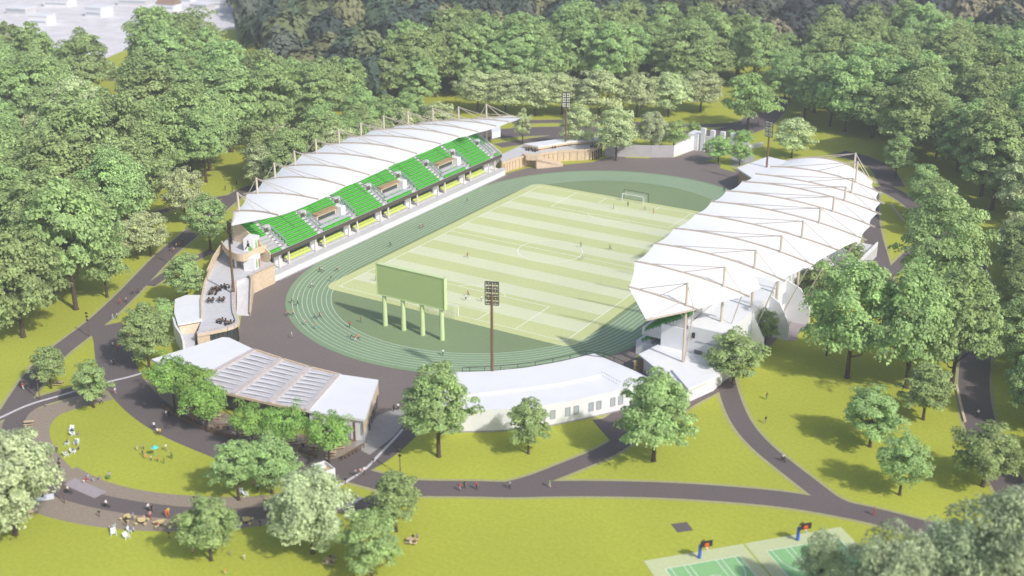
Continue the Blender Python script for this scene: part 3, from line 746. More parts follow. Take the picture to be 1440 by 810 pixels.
# ------------------------------------------------------------------ club building (left, near)
ZT = 4.6
cb = empty('club_building', (*(-48.65, -82.43), 0), 'left corner building with a curved roof terrace, pale timber bands and a glazed front', 'building')
def cl(nm, mb, m, par=cb):
    o = mb.build(nm, m, par); o.matrix_parent_inverse = Matrix.Translation(-cb.location); return o
ter = smoothline([(-35.52, -102.19), (-33.46, -99.01), (-31.54, -95.16), (-31.86, -92.65), (-34.08, -90.5), (-37.08, -88.24), (-45.16, -79.79), (-51.26, -72.7)], 1)
terb = [(-50.62, -67.57), (-50.5, -58.94), (-60.59, -50.91), (-65.88, -54.14), (-70.01, -56.66), (-64.68, -66.35), (-56.34, -78.13), (-48.6, -87.35), (-40.59, -95.48)]
cl('terrace_floor', MB().prism(ter+terb, ZT-.4, ZT), grey)
bodyp = ter[1:]+terb
cl('wall', MB().prism(inset(bodyp, 1.2), 0, ZT-.41), white)
mb = MB()
for a, b in zip(ter, ter[1:]): mb.beam((*a, ZT+.25), (*b, ZT+.25), .9, .5)
cl('parapet', mb, beam_m)
mb = MB()
for a, b in zip(ter, ter[1:]): mb.beam((*a, ZT-.2), (*b, ZT-.2), 1.1, .5)
cl('timber_band', mb, timber)
mb = MB(); mf = MB()
gp = [p for p in ter if p[1] < ter[0][1]+14][:9]
for a, b in zip(ter[2:9], ter[3:10]):
    mb.beam((*a, 2.0), (*b, 2.0), .1, 4.0)
    for t in (0,.5): mf.beam((a[0]*(1-t)+b[0]*t, a[1]*(1-t)+b[1]*t, 0), (a[0]*(1-t)+b[0]*t, a[1]*(1-t)+b[1]*t, 4.1), .22)
cl('glazing', mb, glass); cl('glazing_bars', mf, dark)
mb = MB().beam((*ter[0], 2.1), (*ter[2], 2.1), .5, 4.2); cl('timber_wall', mb, timber)
mb = MB()
for a, b in zip(terb[3:], terb[4:]): mb.beam((*a, ZT+.4), (*b, ZT+.4), .3, .9)
cl('timber_parapet', mb, timber)
lowr = [(-54.88, -89.89), (-54.53, -86.38), (-51.23, -84.37), (-45.93, -90.31), (-39.99, -95.94), (-42.99, -100.76), (-48.75, -96.2)]
cl('white_roof', MB().prism(lowr, 4.5, 4.95), white)
cl('lower_wall', MB().prism(inset(lowr, .8), 0, 4.49), white)
wl = [(-48.27, -97.08), (-43.7, -100.81), (-38.94, -103.74), (-35.6, -106.42)]
mb = MB()
for a, b in zip(wl, wl[1:]): mb.beam((*a, 2.2), (*b, 2.2), .5, 4.4)
cl('side_wall', mb, white)
tw = [(-43.88, -99.94), (-40.7, -95.5), (-39.82, -98.5), (-41.93, -100.76)]
cl('timber_slope', MB().prism(tw, 0.5, 4.4, zs=[4.42,4.42,2.6,2.6]), timber)
gy = [(-41.93, -100.76), (-39.82, -98.5), (-34.04, -104.89), (-35.41, -106.64)]
cl('side_ramp', MB().prism(gy, .3, 2.4, zs=[2.58,2.58,2.3,2.3]), grey)
# stair and timber flank
st = [(-52.37, -70.72), (-49.95, -68.05), (-40.42, -79.83), (-43.29, -81.05)]
cl('stair_ramp', MB().prism(st, -.2, 4.5, zs=[4.5,4.5,.08,.08]), grey)
mb = MB(); a, b = [(-49.52, -68.39), (-40.44, -79.56)]
n=10
mb.face([(*a,0),(*b,0),(*b,1.0),(*a,5.6)]); mb.face([(a[0]+.35,a[1],5.6),(b[0]+.35,b[1],1.0),(b[0]+.35,b[1],0),(a[0]+.35,a[1],0)]); mb.face([(*a,5.6),(*b,1.0),(b[0]+.35,b[1],1.0),(a[0]+.35,a[1],5.6)])
mb.face([(*b,0),(b[0]+.35,b[1],0),(b[0]+.35,b[1],1.0),(*b,1.0)])
cl('stair_wall', mb, timber)
fw = [(-49.23, -69.1), (-49.84, -67.09), (-49.89, -63.5), (-49.98, -59.25)]
mb = MB()
for a, b in zip(fw, fw[1:]): mb.beam((*a, 2.75), (*b, 2.75), .3, 5.5)
cl('timber_wall', mb, timber)
mb = MB()
for a, b in zip(fw, fw[1:]): mb.beam((*a, 5.55), (*b, 5.55), 1.3, .12)
cl('wall_cap', mb, beam_m)
# upper balcony
ZB = 8.6
bal = smoothline([(-65.98, -61.28), (-60.03, -65.46), (-55.2, -66.92), (-53.31, -65.77), (-54.32, -61.96), (-54.06, -57.29)], 2)
balb = [(-59.75, -51.43), (-65.79, -52.38), (-68.36, -56.01)]
cl('balcony_floor', MB().prism(bal+balb, ZB-.5, ZB), grey)
mb = MB()
for a, b in zip(bal, bal[1:]): mb.beam((*a, ZB-.1), (*b, ZB-.1), .35, 1.9)
cl('balcony_band', mb, timber)
mb = MB()
rear = [(-65.98, -61.28), (-64.37, -66.18), (-61.35, -71.93)]
for i, (a, b) in enumerate(zip(rear, rear[1:])): mb.beam((*a, ZB-.6-i*1.6), (*b, ZB-2.2-i*1.6), .3, 1.6)
cl('curved_guard', mb, timber)
for p in [(-58.11, -62.34), (-58.07, -64.81)]: cl('column', MB().tube([(*p, ZT), (*p, ZB-.5)], .3, 8), white)
cbx = [(-57.13, -62.4), (-54.72, -61.25), (-55.72, -57.65), (-58.74, -58.18)]
wc = cl('white_cabin', MB().prism(cbx, ZB, ZB+3.3), white)
cbx2 = [(-54.87, -65.32), (-52.14, -64.27), (-53.22, -60.6), (-56.34, -61.26)]
wc2 = cl('white_cabin', MB().prism(cbx2, ZT, ZT+3.4), white)
def decal(par, a, b, z0, z1, shapes, m):
    """flat painted figure on a vertical face running a to b"""
    a = Vector(a); b = Vector(b); d = (b-a); n_ = Vector((d.y, -d.x)).normalized()
    if n_.y > 0 and abs(n_.y) > .3: n_ = -n_
    mb = MB()
    for k, s_ in enumerate(shapes): mb.face([(a.x+d.x*u+n_.x*(.03+.004*k), a.y+d.y*u+n_.y*(.03+.004*k), z0+(z1-z0)*v) for u, v in s_])
    mb.build('painted_figure', m, par)
fig_d = [[(.42,.72),(.52,.72),(.54,.9),(.47,.96),(.41,.88)], [(.3,.42),(.6,.36),(.6,.7),(.38,.7)], [(.3,.42),(.38,.36),(.12,.1),(.06,.16)]]
fig_g = [[(.42,.05),(.85,.05),(.72,.42),(.55,.45)], [(.6,.45),(.75,.42),(.9,.2),(.8,.15)]]
decal(wc, cbx[0], cbx[1], ZB, ZB+3.2, fig_d, dark); decal(wc, cbx[0], cbx[1], ZB+.0, ZB+3.2, fig_g, signgreen)
icon = [[(.3,.35),(.5,.35),(.5,.7),(.3,.7)], [(.33,.74),(.47,.74),(.47,.86),(.33,.86)], [(.3,.12),(.38,.12),(.4,.35),(.3,.35)], [(.44,.12),(.52,.12),(.5,.35),(.42,.35)]]
decal(wc, cbx[1], cbx[2], ZB, ZB+3.2, icon, signgreen); decal(wc2, cbx2[1], cbx2[2], ZT, ZT+3.2, icon, signgreen)
for w, cx in ((wc, (cbx[1], cbx[2], ZB)), (wc2, (cbx2[1], cbx2[2], ZT))):
    a, b = Vector(cx[0]), Vector(cx[1]); d = b-a; n_ = Vector((d.y, -d.x)).normalized()
    if n_.y > 0 and n_.x < 0: n_ = -n_
    p0, p1 = a+d*.66+n_*.05, a+d*.92+n_*.05
    MB().beam((*p0, cx[2]+1.15), (*p1, cx[2]+1.15), .06, 2.3).build('door', timberd, w)

# ------------------------------------------------------------------ far end building
fb = empty('far_pavilion', (*(-45.39, 82.95), 0), 'curved timber clad building with roof terrace at the far left end of the track', 'building')
def cf2(nm, mb, m):
    o = mb.build(nm, m, fb); o.matrix_parent_inverse = Matrix.Translation(-fb.location); return o
fgl = [(-52.39, 58.97), (-51.73, 64.42), (-50.03, 71.12), (-46.33, 77.05), (-42.58, 83.06), (-34.05, 89.89), (-34.07, 97.51)]
fbk = [(-36.61, 101.66), (-42.09, 107.68), (-50.64, 100.07), (-59.34, 84.3), (-59.05, 67.9)]
P = smoothline(fgl, 1)
cf2('wall', MB().prism(P+fbk, 0, 3.3), timber)
cf2('terrace_floor', MB().prism(inset(P+fbk, .3), 3.31, 3.42), grey)
mb = MB()
for a, b in zip(P, P[1:]): mb.beam((*a, 3.6), (*b, 3.6), .35, .7)
cf2('parapet', mb, timber)
mb = MB()
for a, b in zip(P, P[1:]):
    for t in (0, .5): mb.beam((a[0]*(1-t)+b[0]*t, a[1]*(1-t)+b[1]*t-.03, .2), (a[0]*(1-t)+b[0]*t, a[1]*(1-t)+b[1]*t-.03, 3.3), .5, .12)
cf2('cladding_joint', mb, tanwood)
gz = [(-33.93, 89.64), (-33.41, 92.98), (-33.96, 97.57)]
mb = MB()
for a, b in zip(gz, gz[1:]):
    for t in (0,.34,.67): mb.beam((a[0]*(1-t)+b[0]*t+.2, a[1]*(1-t)+b[1]*t-.2, 0), (a[0]*(1-t)+b[0]*t+.2, a[1]*(1-t)+b[1]*t-.2, 3.2), .3)
cf2('glazing_bars', mb, dark)
up = [(-56.58, 80.15), (-47.73, 94.75), (-38.18, 102.35), (-36.35, 99.4), (-44.26, 91.1), (-50.16, 79.61)]
cf2('upper_wall', MB().prism(inset(up, 1.0), 3.43, 4.6), timberd)
cf2('upper_roof', MB().prism(up, 4.6, 5.0), whiteroof)
cf2('upper_fascia', MB().prism(inset(up, -.15), 4.0, 4.59), timber)
s0, s1 = [(-46.69, 71.21), (-40.37, 78.6)]
off = Vector((s1[0]-s0[0], s1[1]-s0[1])).normalized(); nn = Vector((off.y, -off.x))*1.2
mb = MB(); mb.face([(*s0,3.4),(*s1,.0),(s1[0],s1[1],1.1),(s0[0],s0[1],4.4)]); 
q0, q1 = Vector(s0)+nn*1.6, Vector(s1)+nn*1.6
mb.prism([s0, s1, tuple(q1), tuple(q0)], 0.0, 4, zs=[3.4,.05,.05,3.4]); mb.face([(q0.x,q0.y,2.6),(q1.x,q1.y,.0),(q1.x,q1.y,1.1),(q0.x,q0.y,4.4)])
cf2('stair', mb, timber)
cf2('bay_balcony', MB().prism([(-51.63, 71.37), (-48.51, 68.51), (-44.74, 70.29), (-45.5, 74.05)], 2.9, 4.3), timber)
tag(MB().prism([(-78.23, 92.86), (-76.43, 96.44), (-69.67, 86.01), (-70.7, 81.85)], 4.4, 6.6).build('stair_tower', white, fb), None).matrix_parent_inverse = Matrix.Translation(-fb.location)

# far retaining wall, ramp, gateway pillars
rw = [(-32.98, 97.07), (-26.07, 100.2), (-18.11, 103.98), (-11.21, 108.21)]
mb = MB()
for a, b in zip(rw, rw[1:]): mb.beam((*a, 2.1), (*b, 2.1), 1.0, 4.2)
tag(mb.build('retaining_wall', mat('grey_violet_render', (.47,.44,.46), .8, .06, .5)), 'grey retaining wall behind the far bend of the track', 'wall')
a, b = [(-11.21, 108.21), (-8.79, 120.82)]
mb = MB().prism([a, b, (b[0]-1, b[1]+6), (a[0]-1, a[1]+6)], 0, 5, zs=[4.2,5.6,5.6,4.2])
mb.box(b[0]-2.5, b[0]+1.5, b[1]-.5, b[1]+5, 0, 6.0)
tag(mb.build('ramp_wall', white), 'white angled ramp wall with a block end beside the gateway pillars', 'wall')
plab = ['tallest white gateway pillar beside the ramp wall', 'second white gateway pillar from the ramp wall', 'third white gateway pillar from the ramp wall, behind a shrub tree', 'white gateway pillar farthest from the ramp wall']
for (x, y, h), lb in zip([
  (-5.77, 121.54, 8.4),
  (-2.16, 121.49, 8.1),
  (1.64, 121.58, 8.1),
  (0.85, 133.62, 4.8),
], plab):
    t = empty('gateway_pillar', (x, y, 0), lb, 'pillar', 'white gateway pillars')
    MB().box(-.8,.8,-.6,.6,.3,h).build('shaft', white, t); MB().box(-1.0,1.0,-.8,.8,0,.3).build('base', grey, t)
a, b, c_ = [(0.34, 132.14), (7.56, 131.97), (10.56, 138.4)]
tag(MB().beam((*a,1.2),(*b,1.2),.8,2.4).build('garden_wall', white), 'white garden wall behind the gateway shrubs', 'wall')
tag(MB().beam((*b,.8),(*c_,.8),.8,1.6).build('garden_wall', white), 'lower white garden wall running right behind the gateway shrubs', 'wall')
tag(MB().beam((*(-10.05, 132.82),1.2),(*(-4.82, 132.48),1.2),.8,2.4).build('garden_wall', white), 'short white wall between the first two gateway pillars', 'wall')

# pavilion at far end of right stand
hb = empty('end_pavilion', (*(22.53, 98.87), 0), 'flat white roofed building with timber end wall at the far end of the right stand', 'building')
pol = [(21.21, 85.79), (25.03, 104.24), (35.87, 101.69), (40.15, 73.2), (34.32, 73.2)]
o = MB().prism(pol, 6.0, 6.5).build('roof', whiteroof, hb); o.matrix_parent_inverse = Matrix.Translation(-hb.location)
o = MB().prism(inset(pol, .8), 0, 5.99).build('wall', timberd, hb); o.matrix_parent_inverse = Matrix.Translation(-hb.location)

# ------------------------------------------------------------------ scoreboard, goals, masts, lamps
sbd = empty('scoreboard', (.25, -66.9, 0), 'large plain green scoreboard on four pale green legs at the near end of the pitch', 'scoreboard')
MB().box(-10, 9.5, -.5, .4, 8.15, 15.85).build('panel', board_m, sbd)
mb = MB()
for x0, x1, z0, z1 in ((-10.1,9.6,15.85,16.0),(-10.1,9.6,8.0,8.15),(-10.15,-10,8.0,16.0),(9.5,9.65,8.0,16.0)): mb.box(x0,x1,-.62,.52,z0,z1)
mb.build('edge_trim', leg_m, sbd)
for x in (-8.35,-2.85,2.75,8.35): MB().tube([(x,.0,.04),(x,.0,8.1)], [.62,.5], 12).build('leg', leg_m, sbd)

for lab, sy in (('near goal partly behind the scoreboard', -1), ('far goal with dark net frame at the end of the pitch', 1)):
    e = empty('football_goal', (0, sy*52.5, .09), lab, 'goal', None, 0 if sy > 0 else math.pi)
    mb = MB().tube([(-3.66,0,0),(-3.66,0,2.44)],.10,6).tube([(3.66,0,0),(3.66,0,2.44)],.10,6).tube([(-3.7,0,2.44),(3.7,0,2.44)],.10,6); mb.build('frame', whitewood, e)
    mb = MB()
    for x in (-4.3, 4.3): mb.tube([(x,2.6,0),(x,2.6,3.0)],.07,5)
    mb.tube([(-4.3,2.6,3.0),(4.3,2.6,3.0)],.07,5)
    for x in (-4.3, 4.3): mb.tube([(x,2.6,3.0),(x*.87,0.1,2.44)],.03,4)
    mb.build('back_frame', dark if sy > 0 else leg_m, e)
    mb = MB()
    for k in range(15):
        x = -3.6+k*7.2/14; mb.beam((x,2.5,0),(x,2.3,2.4),.025); mb.beam((x,2.3,2.4),(x,.1,2.44),.025)
    for k in range(7):
        zz = .2+k*.36; mb.beam((-3.6,2.45,zz),(3.6,2.45,zz),.025)
        for x in (-3.6,3.6): mb.beam((x,2.45,zz),(x,.1,zz),.025)
    mb.build('net', netm, e)

def mast(loc, H_, label, aim, z0=0):
    e = empty('floodlight_mast', (loc[0], loc[1], z0), label, 'floodlight', 'floodlight masts', aim)
    MB().tube([(0,0,0),(0,0,H_-3)], [.36,.28], 8).build('pole', steel_brown, e)
    fr = MB()
    w, hh = 1.45, 5.2
    for x in (-w, 0, w): fr.beam((x,.25,H_-hh),(x,.25,H_),.16)
    for k in range(4): fr.beam((-w,.25,H_-hh+k*hh/3),(w,.25,H_-hh+k*hh/3),.16)
    f_ = fr.build('head_frame', dark, e)
    for r_ in range(3):
        for cx in (-.725, .725):
            l = MB(); zc0_ = H_-hh+(r_+.5)*hh/3; l.box(cx-.62, cx+.62, .24, .31, zc0_-.47, zc0_-.37).box(cx-.62, cx+.62, .24, .31, zc0_+.37, zc0_+.47).box(cx-.05, cx+.05, .25, .31, zc0_-.45, zc0_+.45)
            for q in (-.3, .3):
                for zz in (-.42, .42):
                    zc_ = H_-hh+(r_+.5)*hh/3+zz
                    l.box(cx+q-.22, cx+q+.22, .3, .55, zc_-.26, zc_+.26); l.box(cx+q-.19, cx+q+.19, .55, .58, zc_-.22, zc_+.22, 1)
            l.build('lamp_cluster', [mat('lamp_housing', (.16,.13,.10), .5), lampm], f_)
    MB().beam((0,.1,H_-hh+.6),(0,.1,H_-.4),.24).build('head_bracket', steel_brown, e)
def aim(p): return math.atan2(-p[1], -p[0])-math.pi/2
for p, h, lb in (((33.42, -84.15), 25.46, 'tall brown floodlight mast rising beside the curved white building'),
                 ((-45.67, -79.0), 23.26, 'brown floodlight mast seen edge on beside the club terrace stair'),
                 ((-45.11, 90.2), 22.76, 'floodlight mast behind the curved timber far building'),
                 ((29.32, 91.54), 22.01, 'floodlight mast at the far end of the right stand canopy')):
    mast(p, h, lb, aim(p))

def lamp_post(x, y, h, lab):
    e = empty('lamp_post', (x, y, 0), lab, 'lamp post', 'park lamp posts')
    MB().tube([(0,0,0),(0,0,h)], [.11,.08], 6).build('pole', steel_brown, e)
    mb = MB()
    for k in range(3): mb.box(-.28,.28,-.16,.16,h-.3-k*.9,h-.02-k*.9)
    mb.build('lamp_head', dark, e)
for q in [
  (-8.86, -163.69, 'tall lamp post beside the curved gravel path near the stone pad'),
  (-64.4, -109.02, 'thin lamp post on the lawn beside the path to the left forest'),
  (37.44, -123.45, 'lamp post with three heads behind the tree on the front lawn'),
  (-47.1, -137.71, 'small lamp post on the lawn by the white kerb arc'),
  (-83.53, -63.47, 'lamp post beside the sloping path left of the club terrace'),
  (1.02, -128.79, 'brown lamp post standing on the cafe terrace'),
]:
    lamp_post(q[0], q[1], 9.5 if 'tall' in q[2] else 6.2, q[2])
for q in [
  (0.15, -163.58, 'small dark bollard on the lawn edge below the stone pad'),
  (6.79, -163.37, 'small dark bollard on the lawn edge by the yellow tables'),
  (15.9, -162.08, 'small dark bollard on the lawn edge left of the front ring tree'),
  (26.97, -151.08, 'small dark bollard in the gravel edge near the pale tree'),
  (10.97, -151.03, 'small dark bollard at the inner gravel edge above the ring tree'),
  (30.68, -131.59, 'small bollard at the low end of the white kerb'),
  (30.58, -122.86, 'small bollard on the white kerb beside the cafe road'),
]:
    e = empty('bollard', (q[0], q[1], 0), q[2], 'bollard', 'dark bollards')
    MB().tube([(0,0,0),(0,0,1.1)], .09, 6).build('post', steel_brown, e); MB().box(-.25,.25,-.12,.12,1.0,1.2).build('head', dark, e)

# timber edging fence and bike rail by the cafe
P = smoothline([(-22.33, -126.51), (-15.73, -128.55), (-9.88, -129.39), (-3.78, -129.61), (1.55, -129.16)], 1)
e = empty('timber_fence', (*P[0], 0), 'low dark timber fence between the cafe terrace and the road', 'fence')
mb = MB(); mp = MB()
for a, b in zip(P, P[1:]):
    mb.beam((*a,.45),(*b,.45),.35,.7); mp.beam((*a,0),(*a,.95),.2)
for nm, m_, mm in (('rail', mb, steel_brown), ('fence_post', mp, dark)):
    o = m_.build(nm, mm, e); o.matrix_parent_inverse = Matrix.Translation(-e.location)
a, b = [(14.95, -126.46), (19.88, -126.78)]
e = empty('timber_fence', (*a, 0), 'short dark timber fence at the road side of the cafe by its right trees', 'fence')
o = MB().beam((0,0,.5),(b[0]-a[0],b[1]-a[1],.5),.3,.7).build('rail', steel_brown, e)
a, b = [(24.66, -124.84), (25.07, -118.6)]
e = empty('leaning_rail', (*a, 0), 'brown timber leaning rail on posts at the corner of the cafe terrace', 'rail')
d = Vector((b[0]-a[0], b[1]-a[1], 0))
MB().beam((0,0,1.0), d+Vector((0,0,1.0)), .4, .15).build('top_rail', steel_brown, e)
for k in range(7): p = d*(k/6); MB().beam((p.x,p.y,0),(p.x,p.y,.93),.16).build('rail_post', steel_brown, e)

# ------------------------------------------------------------------ park furniture
def picnic_proto():
    MBs = {}
    t = MB()
    for k in range(4): t.box(-1.0,1.0,-.42+k*.22,-.23+k*.22,.70,.75)
    MBs['table_top'] = t.mesh('table_top', tanwood)
    for nm, y in (('bench', -.80), ('bench', .80)):
        MBs[(nm, y)] = MB().box(-1.0,1.0,y-.15,y+.15,.42,.47).mesh(nm, tanwood)
    f = MB()
    for x in (-.7,.7):
        f.beam((x,-.85,.4),(x,.85,.4),.08); f.beam((x,-.75,0),(x,-.25,.7),.08); f.beam((x,.75,0),(x,.25,.7),.08)
    MBs['leg_frame'] = f.mesh('leg_frame', steel_brown)
    return MBs
PIC = picnic_proto()
def picnic(x, y, rz, label, group, m=None, z=0.0):
    e = empty('picnic_table', (x, y, z), label, 'picnic table', group, rz)
    for k, me in PIC.items(): link(k if isinstance(k, str) else k[0], me, e)
def round_proto():
    d = {}
    t = MB(); t.tube([(0,0,.72),(0,0,.78)], .75, 12); d['table_top'] = t.mesh('table_top', yellowwood)
    d['pedestal'] = MB().tube([(0,0,0),(0,0,.72)], [.3,.1], 8).mesh('pedestal', dark)
    for k in range(4):
        a = R(45+90*k); d[('stool', k)] = MB().tube([(1.15*math.cos(a),1.15*math.sin(a),.42),(1.15*math.cos(a),1.15*math.sin(a),.48)], .3, 9).tube([(1.15*math.cos(a),1.15*math.sin(a),0),(1.15*math.cos(a),1.15*math.sin(a),.42)], .07, 5, 0).mesh('stool', yellowwood)
    return d
RND = round_proto()
def round_table(x, y, rz, label, group):
    e = empty('round_table', (x, y, .03), label, 'table', group, rz)
    for k, me in RND.items(): link(k if isinstance(k, str) else k[0], me, e)
def chair_mesh():
    c = MB()
    for k in range(5): c.beam((-.3+.15*k, .28, .3), (-.36+.18*k, .62, 1.05), .13, .03)
    c.face([(-.34,-.35,.42),(.34,-.35,.42),(.34,.32,.28),(-.34,.32,.28)]); c.face([(-.34,.32,.25),(.34,.32,.25),(.34,-.35,.38),(-.34,-.35,.38)])
    for x in (-.42,.42): c.box(x-.08,x+.08,-.45,.4,.55,.6); c.box(x-.05,x+.05,-.42,-.32,0,.56); c.beam((x,.45,0),(x,-.2,.38),.09)
    return c.mesh('garden_chair', whitewood)
CH = chair_mesh()
def garden_chair(x, y, rz, label): tag(link('garden_chair', CH, None, (x, y, 0), rz), label, 'garden chair', 'white slatted garden chairs on the lawn')
for i, (x, y, rz, lb) in enumerate([
  (-49.44, -130.63, 0.5, 'pale picnic table on the lawn under the tree at the left edge'),
  (-39.71, -146.49, 0.7, 'picnic table on the brown gravel at the left bend of the ring path'),
  (-11.12, -169.89, 0.9, 'picnic table on the lawn at the lower left edge beside grey cloths'),
  (52.85, -141.14, 0.3, 'picnic table with people on the open lawn at the bottom centre'),
  (44.61, -153.48, 0.3, 'picnic table with people in tree shade at the bottom edge'),
]):
    picnic(x, y, rz, lb, 'picnic tables on the grass')
for i, (x, y, lb) in enumerate([
  (-8.81, -124.33, 'tan picnic table beside the timber post on the cafe terrace'),
  (-4.26, -127.05, 'crowded picnic table by the terrace fence and brown lamp post'),
  (1.42, -127.15, 'picnic table under the left of the middle cafe trees'),
  (4.55, -127.68, 'pale topped picnic table at the terrace edge above the paired lawn trees'),
  (3.46, -124.13, 'picnic table deep in shade under the middle cafe trees'),
  (11.65, -124.73, 'picnic table between the middle and right cafe trees'),
  (13.92, -124.38, 'larger picnic table at the trunk of the middle cafe trees'),
  (17.02, -124.19, 'picnic table left of the rightmost cafe tree'),
  (21.35, -124.23, 'picnic table at the foot of the rightmost cafe tree'),
  (20.86, -121.17, 'picnic table near the white pavilion wall and leaning rail'),
  (-15.32, -125.29, 'picnic table under the leftmost cafe trees'),
  (-10.25, -125.95, 'picnic table under the lower left cafe tree'),
]):
    picnic(x, y, .4+(i*37 % 7)*.12, lb, 'picnic tables on the cafe terrace', z=.02)
for i, (x, y, lb) in enumerate([
  (5.23, -161.59, 'leftmost yellow round table with stools on the lower gravel border'),
  (8.27, -161.11, 'second yellow round table from the left on the lower gravel border'),
  (11.49, -159.97, 'third yellow round table on the lower gravel border below the people in orange'),
  (13.95, -157.93, 'yellow round table in tree shade left of the front ring tree'),
  (23.97, -151.27, 'yellow round table on the gravel right of the front ring tree'),
  (23.08, -143.65, 'yellow round table on the inner gravel near the pale tree'),
  (18.44, -156.55, 'yellow round table hidden behind the front ring tree'),
]):
    round_table(x, y, i*.5, lb, 'yellow round tables along the ring path')
for i, (x, y, lb) in enumerate([
  (-34.25, -94.17, 'dark dining set near the curved front parapet of the club terrace'),
  (-45.77, -85.14, 'dark dining set at the middle left of the club terrace'),
  (-50.37, -78.54, 'dark dining set with chairs at the upper middle of the club terrace'),
  (-50.53, -80.9, 'small dark dining set behind the upper one on the club terrace'),
]):
    e = empty('dining_set', (x, y, 4.62), lb, 'table', 'dark dining sets on the club terrace', i*.7)
    for dx in (-1.3, 1.3):
        MB().box(dx-1,dx+1,-.45,.45,.70,.76).build('table_top', steel_brown, e); MB().box(dx-.08,dx+.08,-.08,.08,0,.7).build('leg', dark, e)
        for sx in (-.5,.5):
            for sy in (-1,1): MB().box(dx+sx-.22,dx+sx+.22,sy*.8-.22,sy*.8+.22,.40,.46).box(dx+sx-.22,dx+sx+.22,sy*1.0-.03,sy*1.0+.03,.46,.9).box(dx+sx-.2,dx+sx-.16,sy*.8-.2,sy*.8+.2,0,.4).box(dx+sx+.16,dx+sx+.2,sy*.8-.2,sy*.8+.2,0,.4).build('chair', dark, e)
for i, (x, y, lb) in enumerate([
  (-52.12, 78.53, 'dark dining set at the left of the far building terrace'),
  (-48.66, 85.07, 'dark dining set in the middle of the far building terrace'),
  (-35.59, 95.32, 'dark dining set at the right corner of the far building terrace'),
]):
    e = empty('dining_set', (x, y, 3.43), lb, 'table', 'dark dining sets on the far terrace', i*.7)
    for dx in (-1.3, 1.3):
        MB().box(dx-1,dx+1,-.45,.45,.70,.76).build('table_top', steel_brown, e)
        for sx in (-.5,.5):
            for sy in (-1,1): MB().box(dx+sx-.22,dx+sx+.22,sy*.8-.22,sy*.8+.22,.0,.46).box(dx+sx-.22,dx+sx+.22,sy*1.0-.03,sy*1.0+.03,.46,.9).build('chair', dark, e)
for (x, y, rz, lb) in [
  (-30.02, -143.83, 0.6, 'white garden chair at the top of the chair circle on the lens shaped lawn'),
  (-28.39, -144.97, 2.4, 'white garden chair just below the top one in the chair circle'),
  (-26.23, -148.17, -0.9, 'white garden chair at the left of the chair circle'),
  (-24.66, -147.21, 0.5, 'white garden chair at the right of the chair circle'),
  (-22.78, -151.46, 2.6, 'white garden chair at the lower left of the chair circle'),
  (-22.5, -149.96, 2.2, 'white garden chair at the lower right of the chair circle'),
  (5.35, -165.33, -0.5, 'white garden chair with a seated person, left pair on the lower lawn'),
  (6.79, -166.32, 0.9, 'empty white garden chair at the foot of the left pair on the lower lawn'),
  (8.65, -164.12, 2.0, 'white garden chair with a person in blue on the lower lawn'),
  (9.56, -165.95, 1.4, 'empty white garden chair beside the one with the person in blue'),
  (16.4, -144.5, 0.8, 'white garden chair beside the trunk of the left paired tree'),
  (17.53, -144.4, 2.3, 'white garden chair right of the left paired tree trunk'),
]:
    garden_chair(x, y, rz, lb)
for i, (x, y, m_, lb) in enumerate([
  (-13.58, -164.24, 0, 'white picnic cloth with a person on it beside the big pale tree'),
  (-14.46, -167.96, 1, 'grey picnic cloth under the edge of the big pale tree'),
  (-13.44, -170.18, 1, 'small grey cloth below the big pale tree at the left edge'),
]):
    tag(link('picnic_cloth', MB().box(-1.6+i*.3,1.6-i*.3,-1.0,1.0,.02,.07).mesh('picnic_cloth', ruggrey if m_ else white), None, (x, y, 0), .9), lb, 'cloth')
# market stall
x, y = (25.13, -131.27)
e = empty('market_stall', (x, y, .04), 'white open box kiosk with a timber counter behind the pale tree by the road', 'kiosk', None, -.35)
mb = MB().box(-1.9,1.9,-1.5,-1.35,0,1.9).box(-1.9,1.9,1.35,1.5,0,1.9).box(-1.9,-1.75,-1.36,1.36,0,1.9).box(1.75,1.9,-1.36,1.36,0,1.9); mb.build('wall', white, e)
MB().box(-1.74,1.74,-1.34,1.34,0,1.1).build('counter', tanwood, e); MB().box(-1.4,-.3,-.9,.8,1.1,1.8).build('cabinet', white, e)
x, y = (-7.61, -142.54)
tag(link('parasol', MB().tube([(0,0,2.0),(0,0,2.5)],[.75,.05],10).tube([(0,0,0),(0,0,2.4)],.04,5).mesh('parasol', tealm), None, (x, y, 0)), 'small teal parasol among the children on the lens shaped lawn', 'parasol')

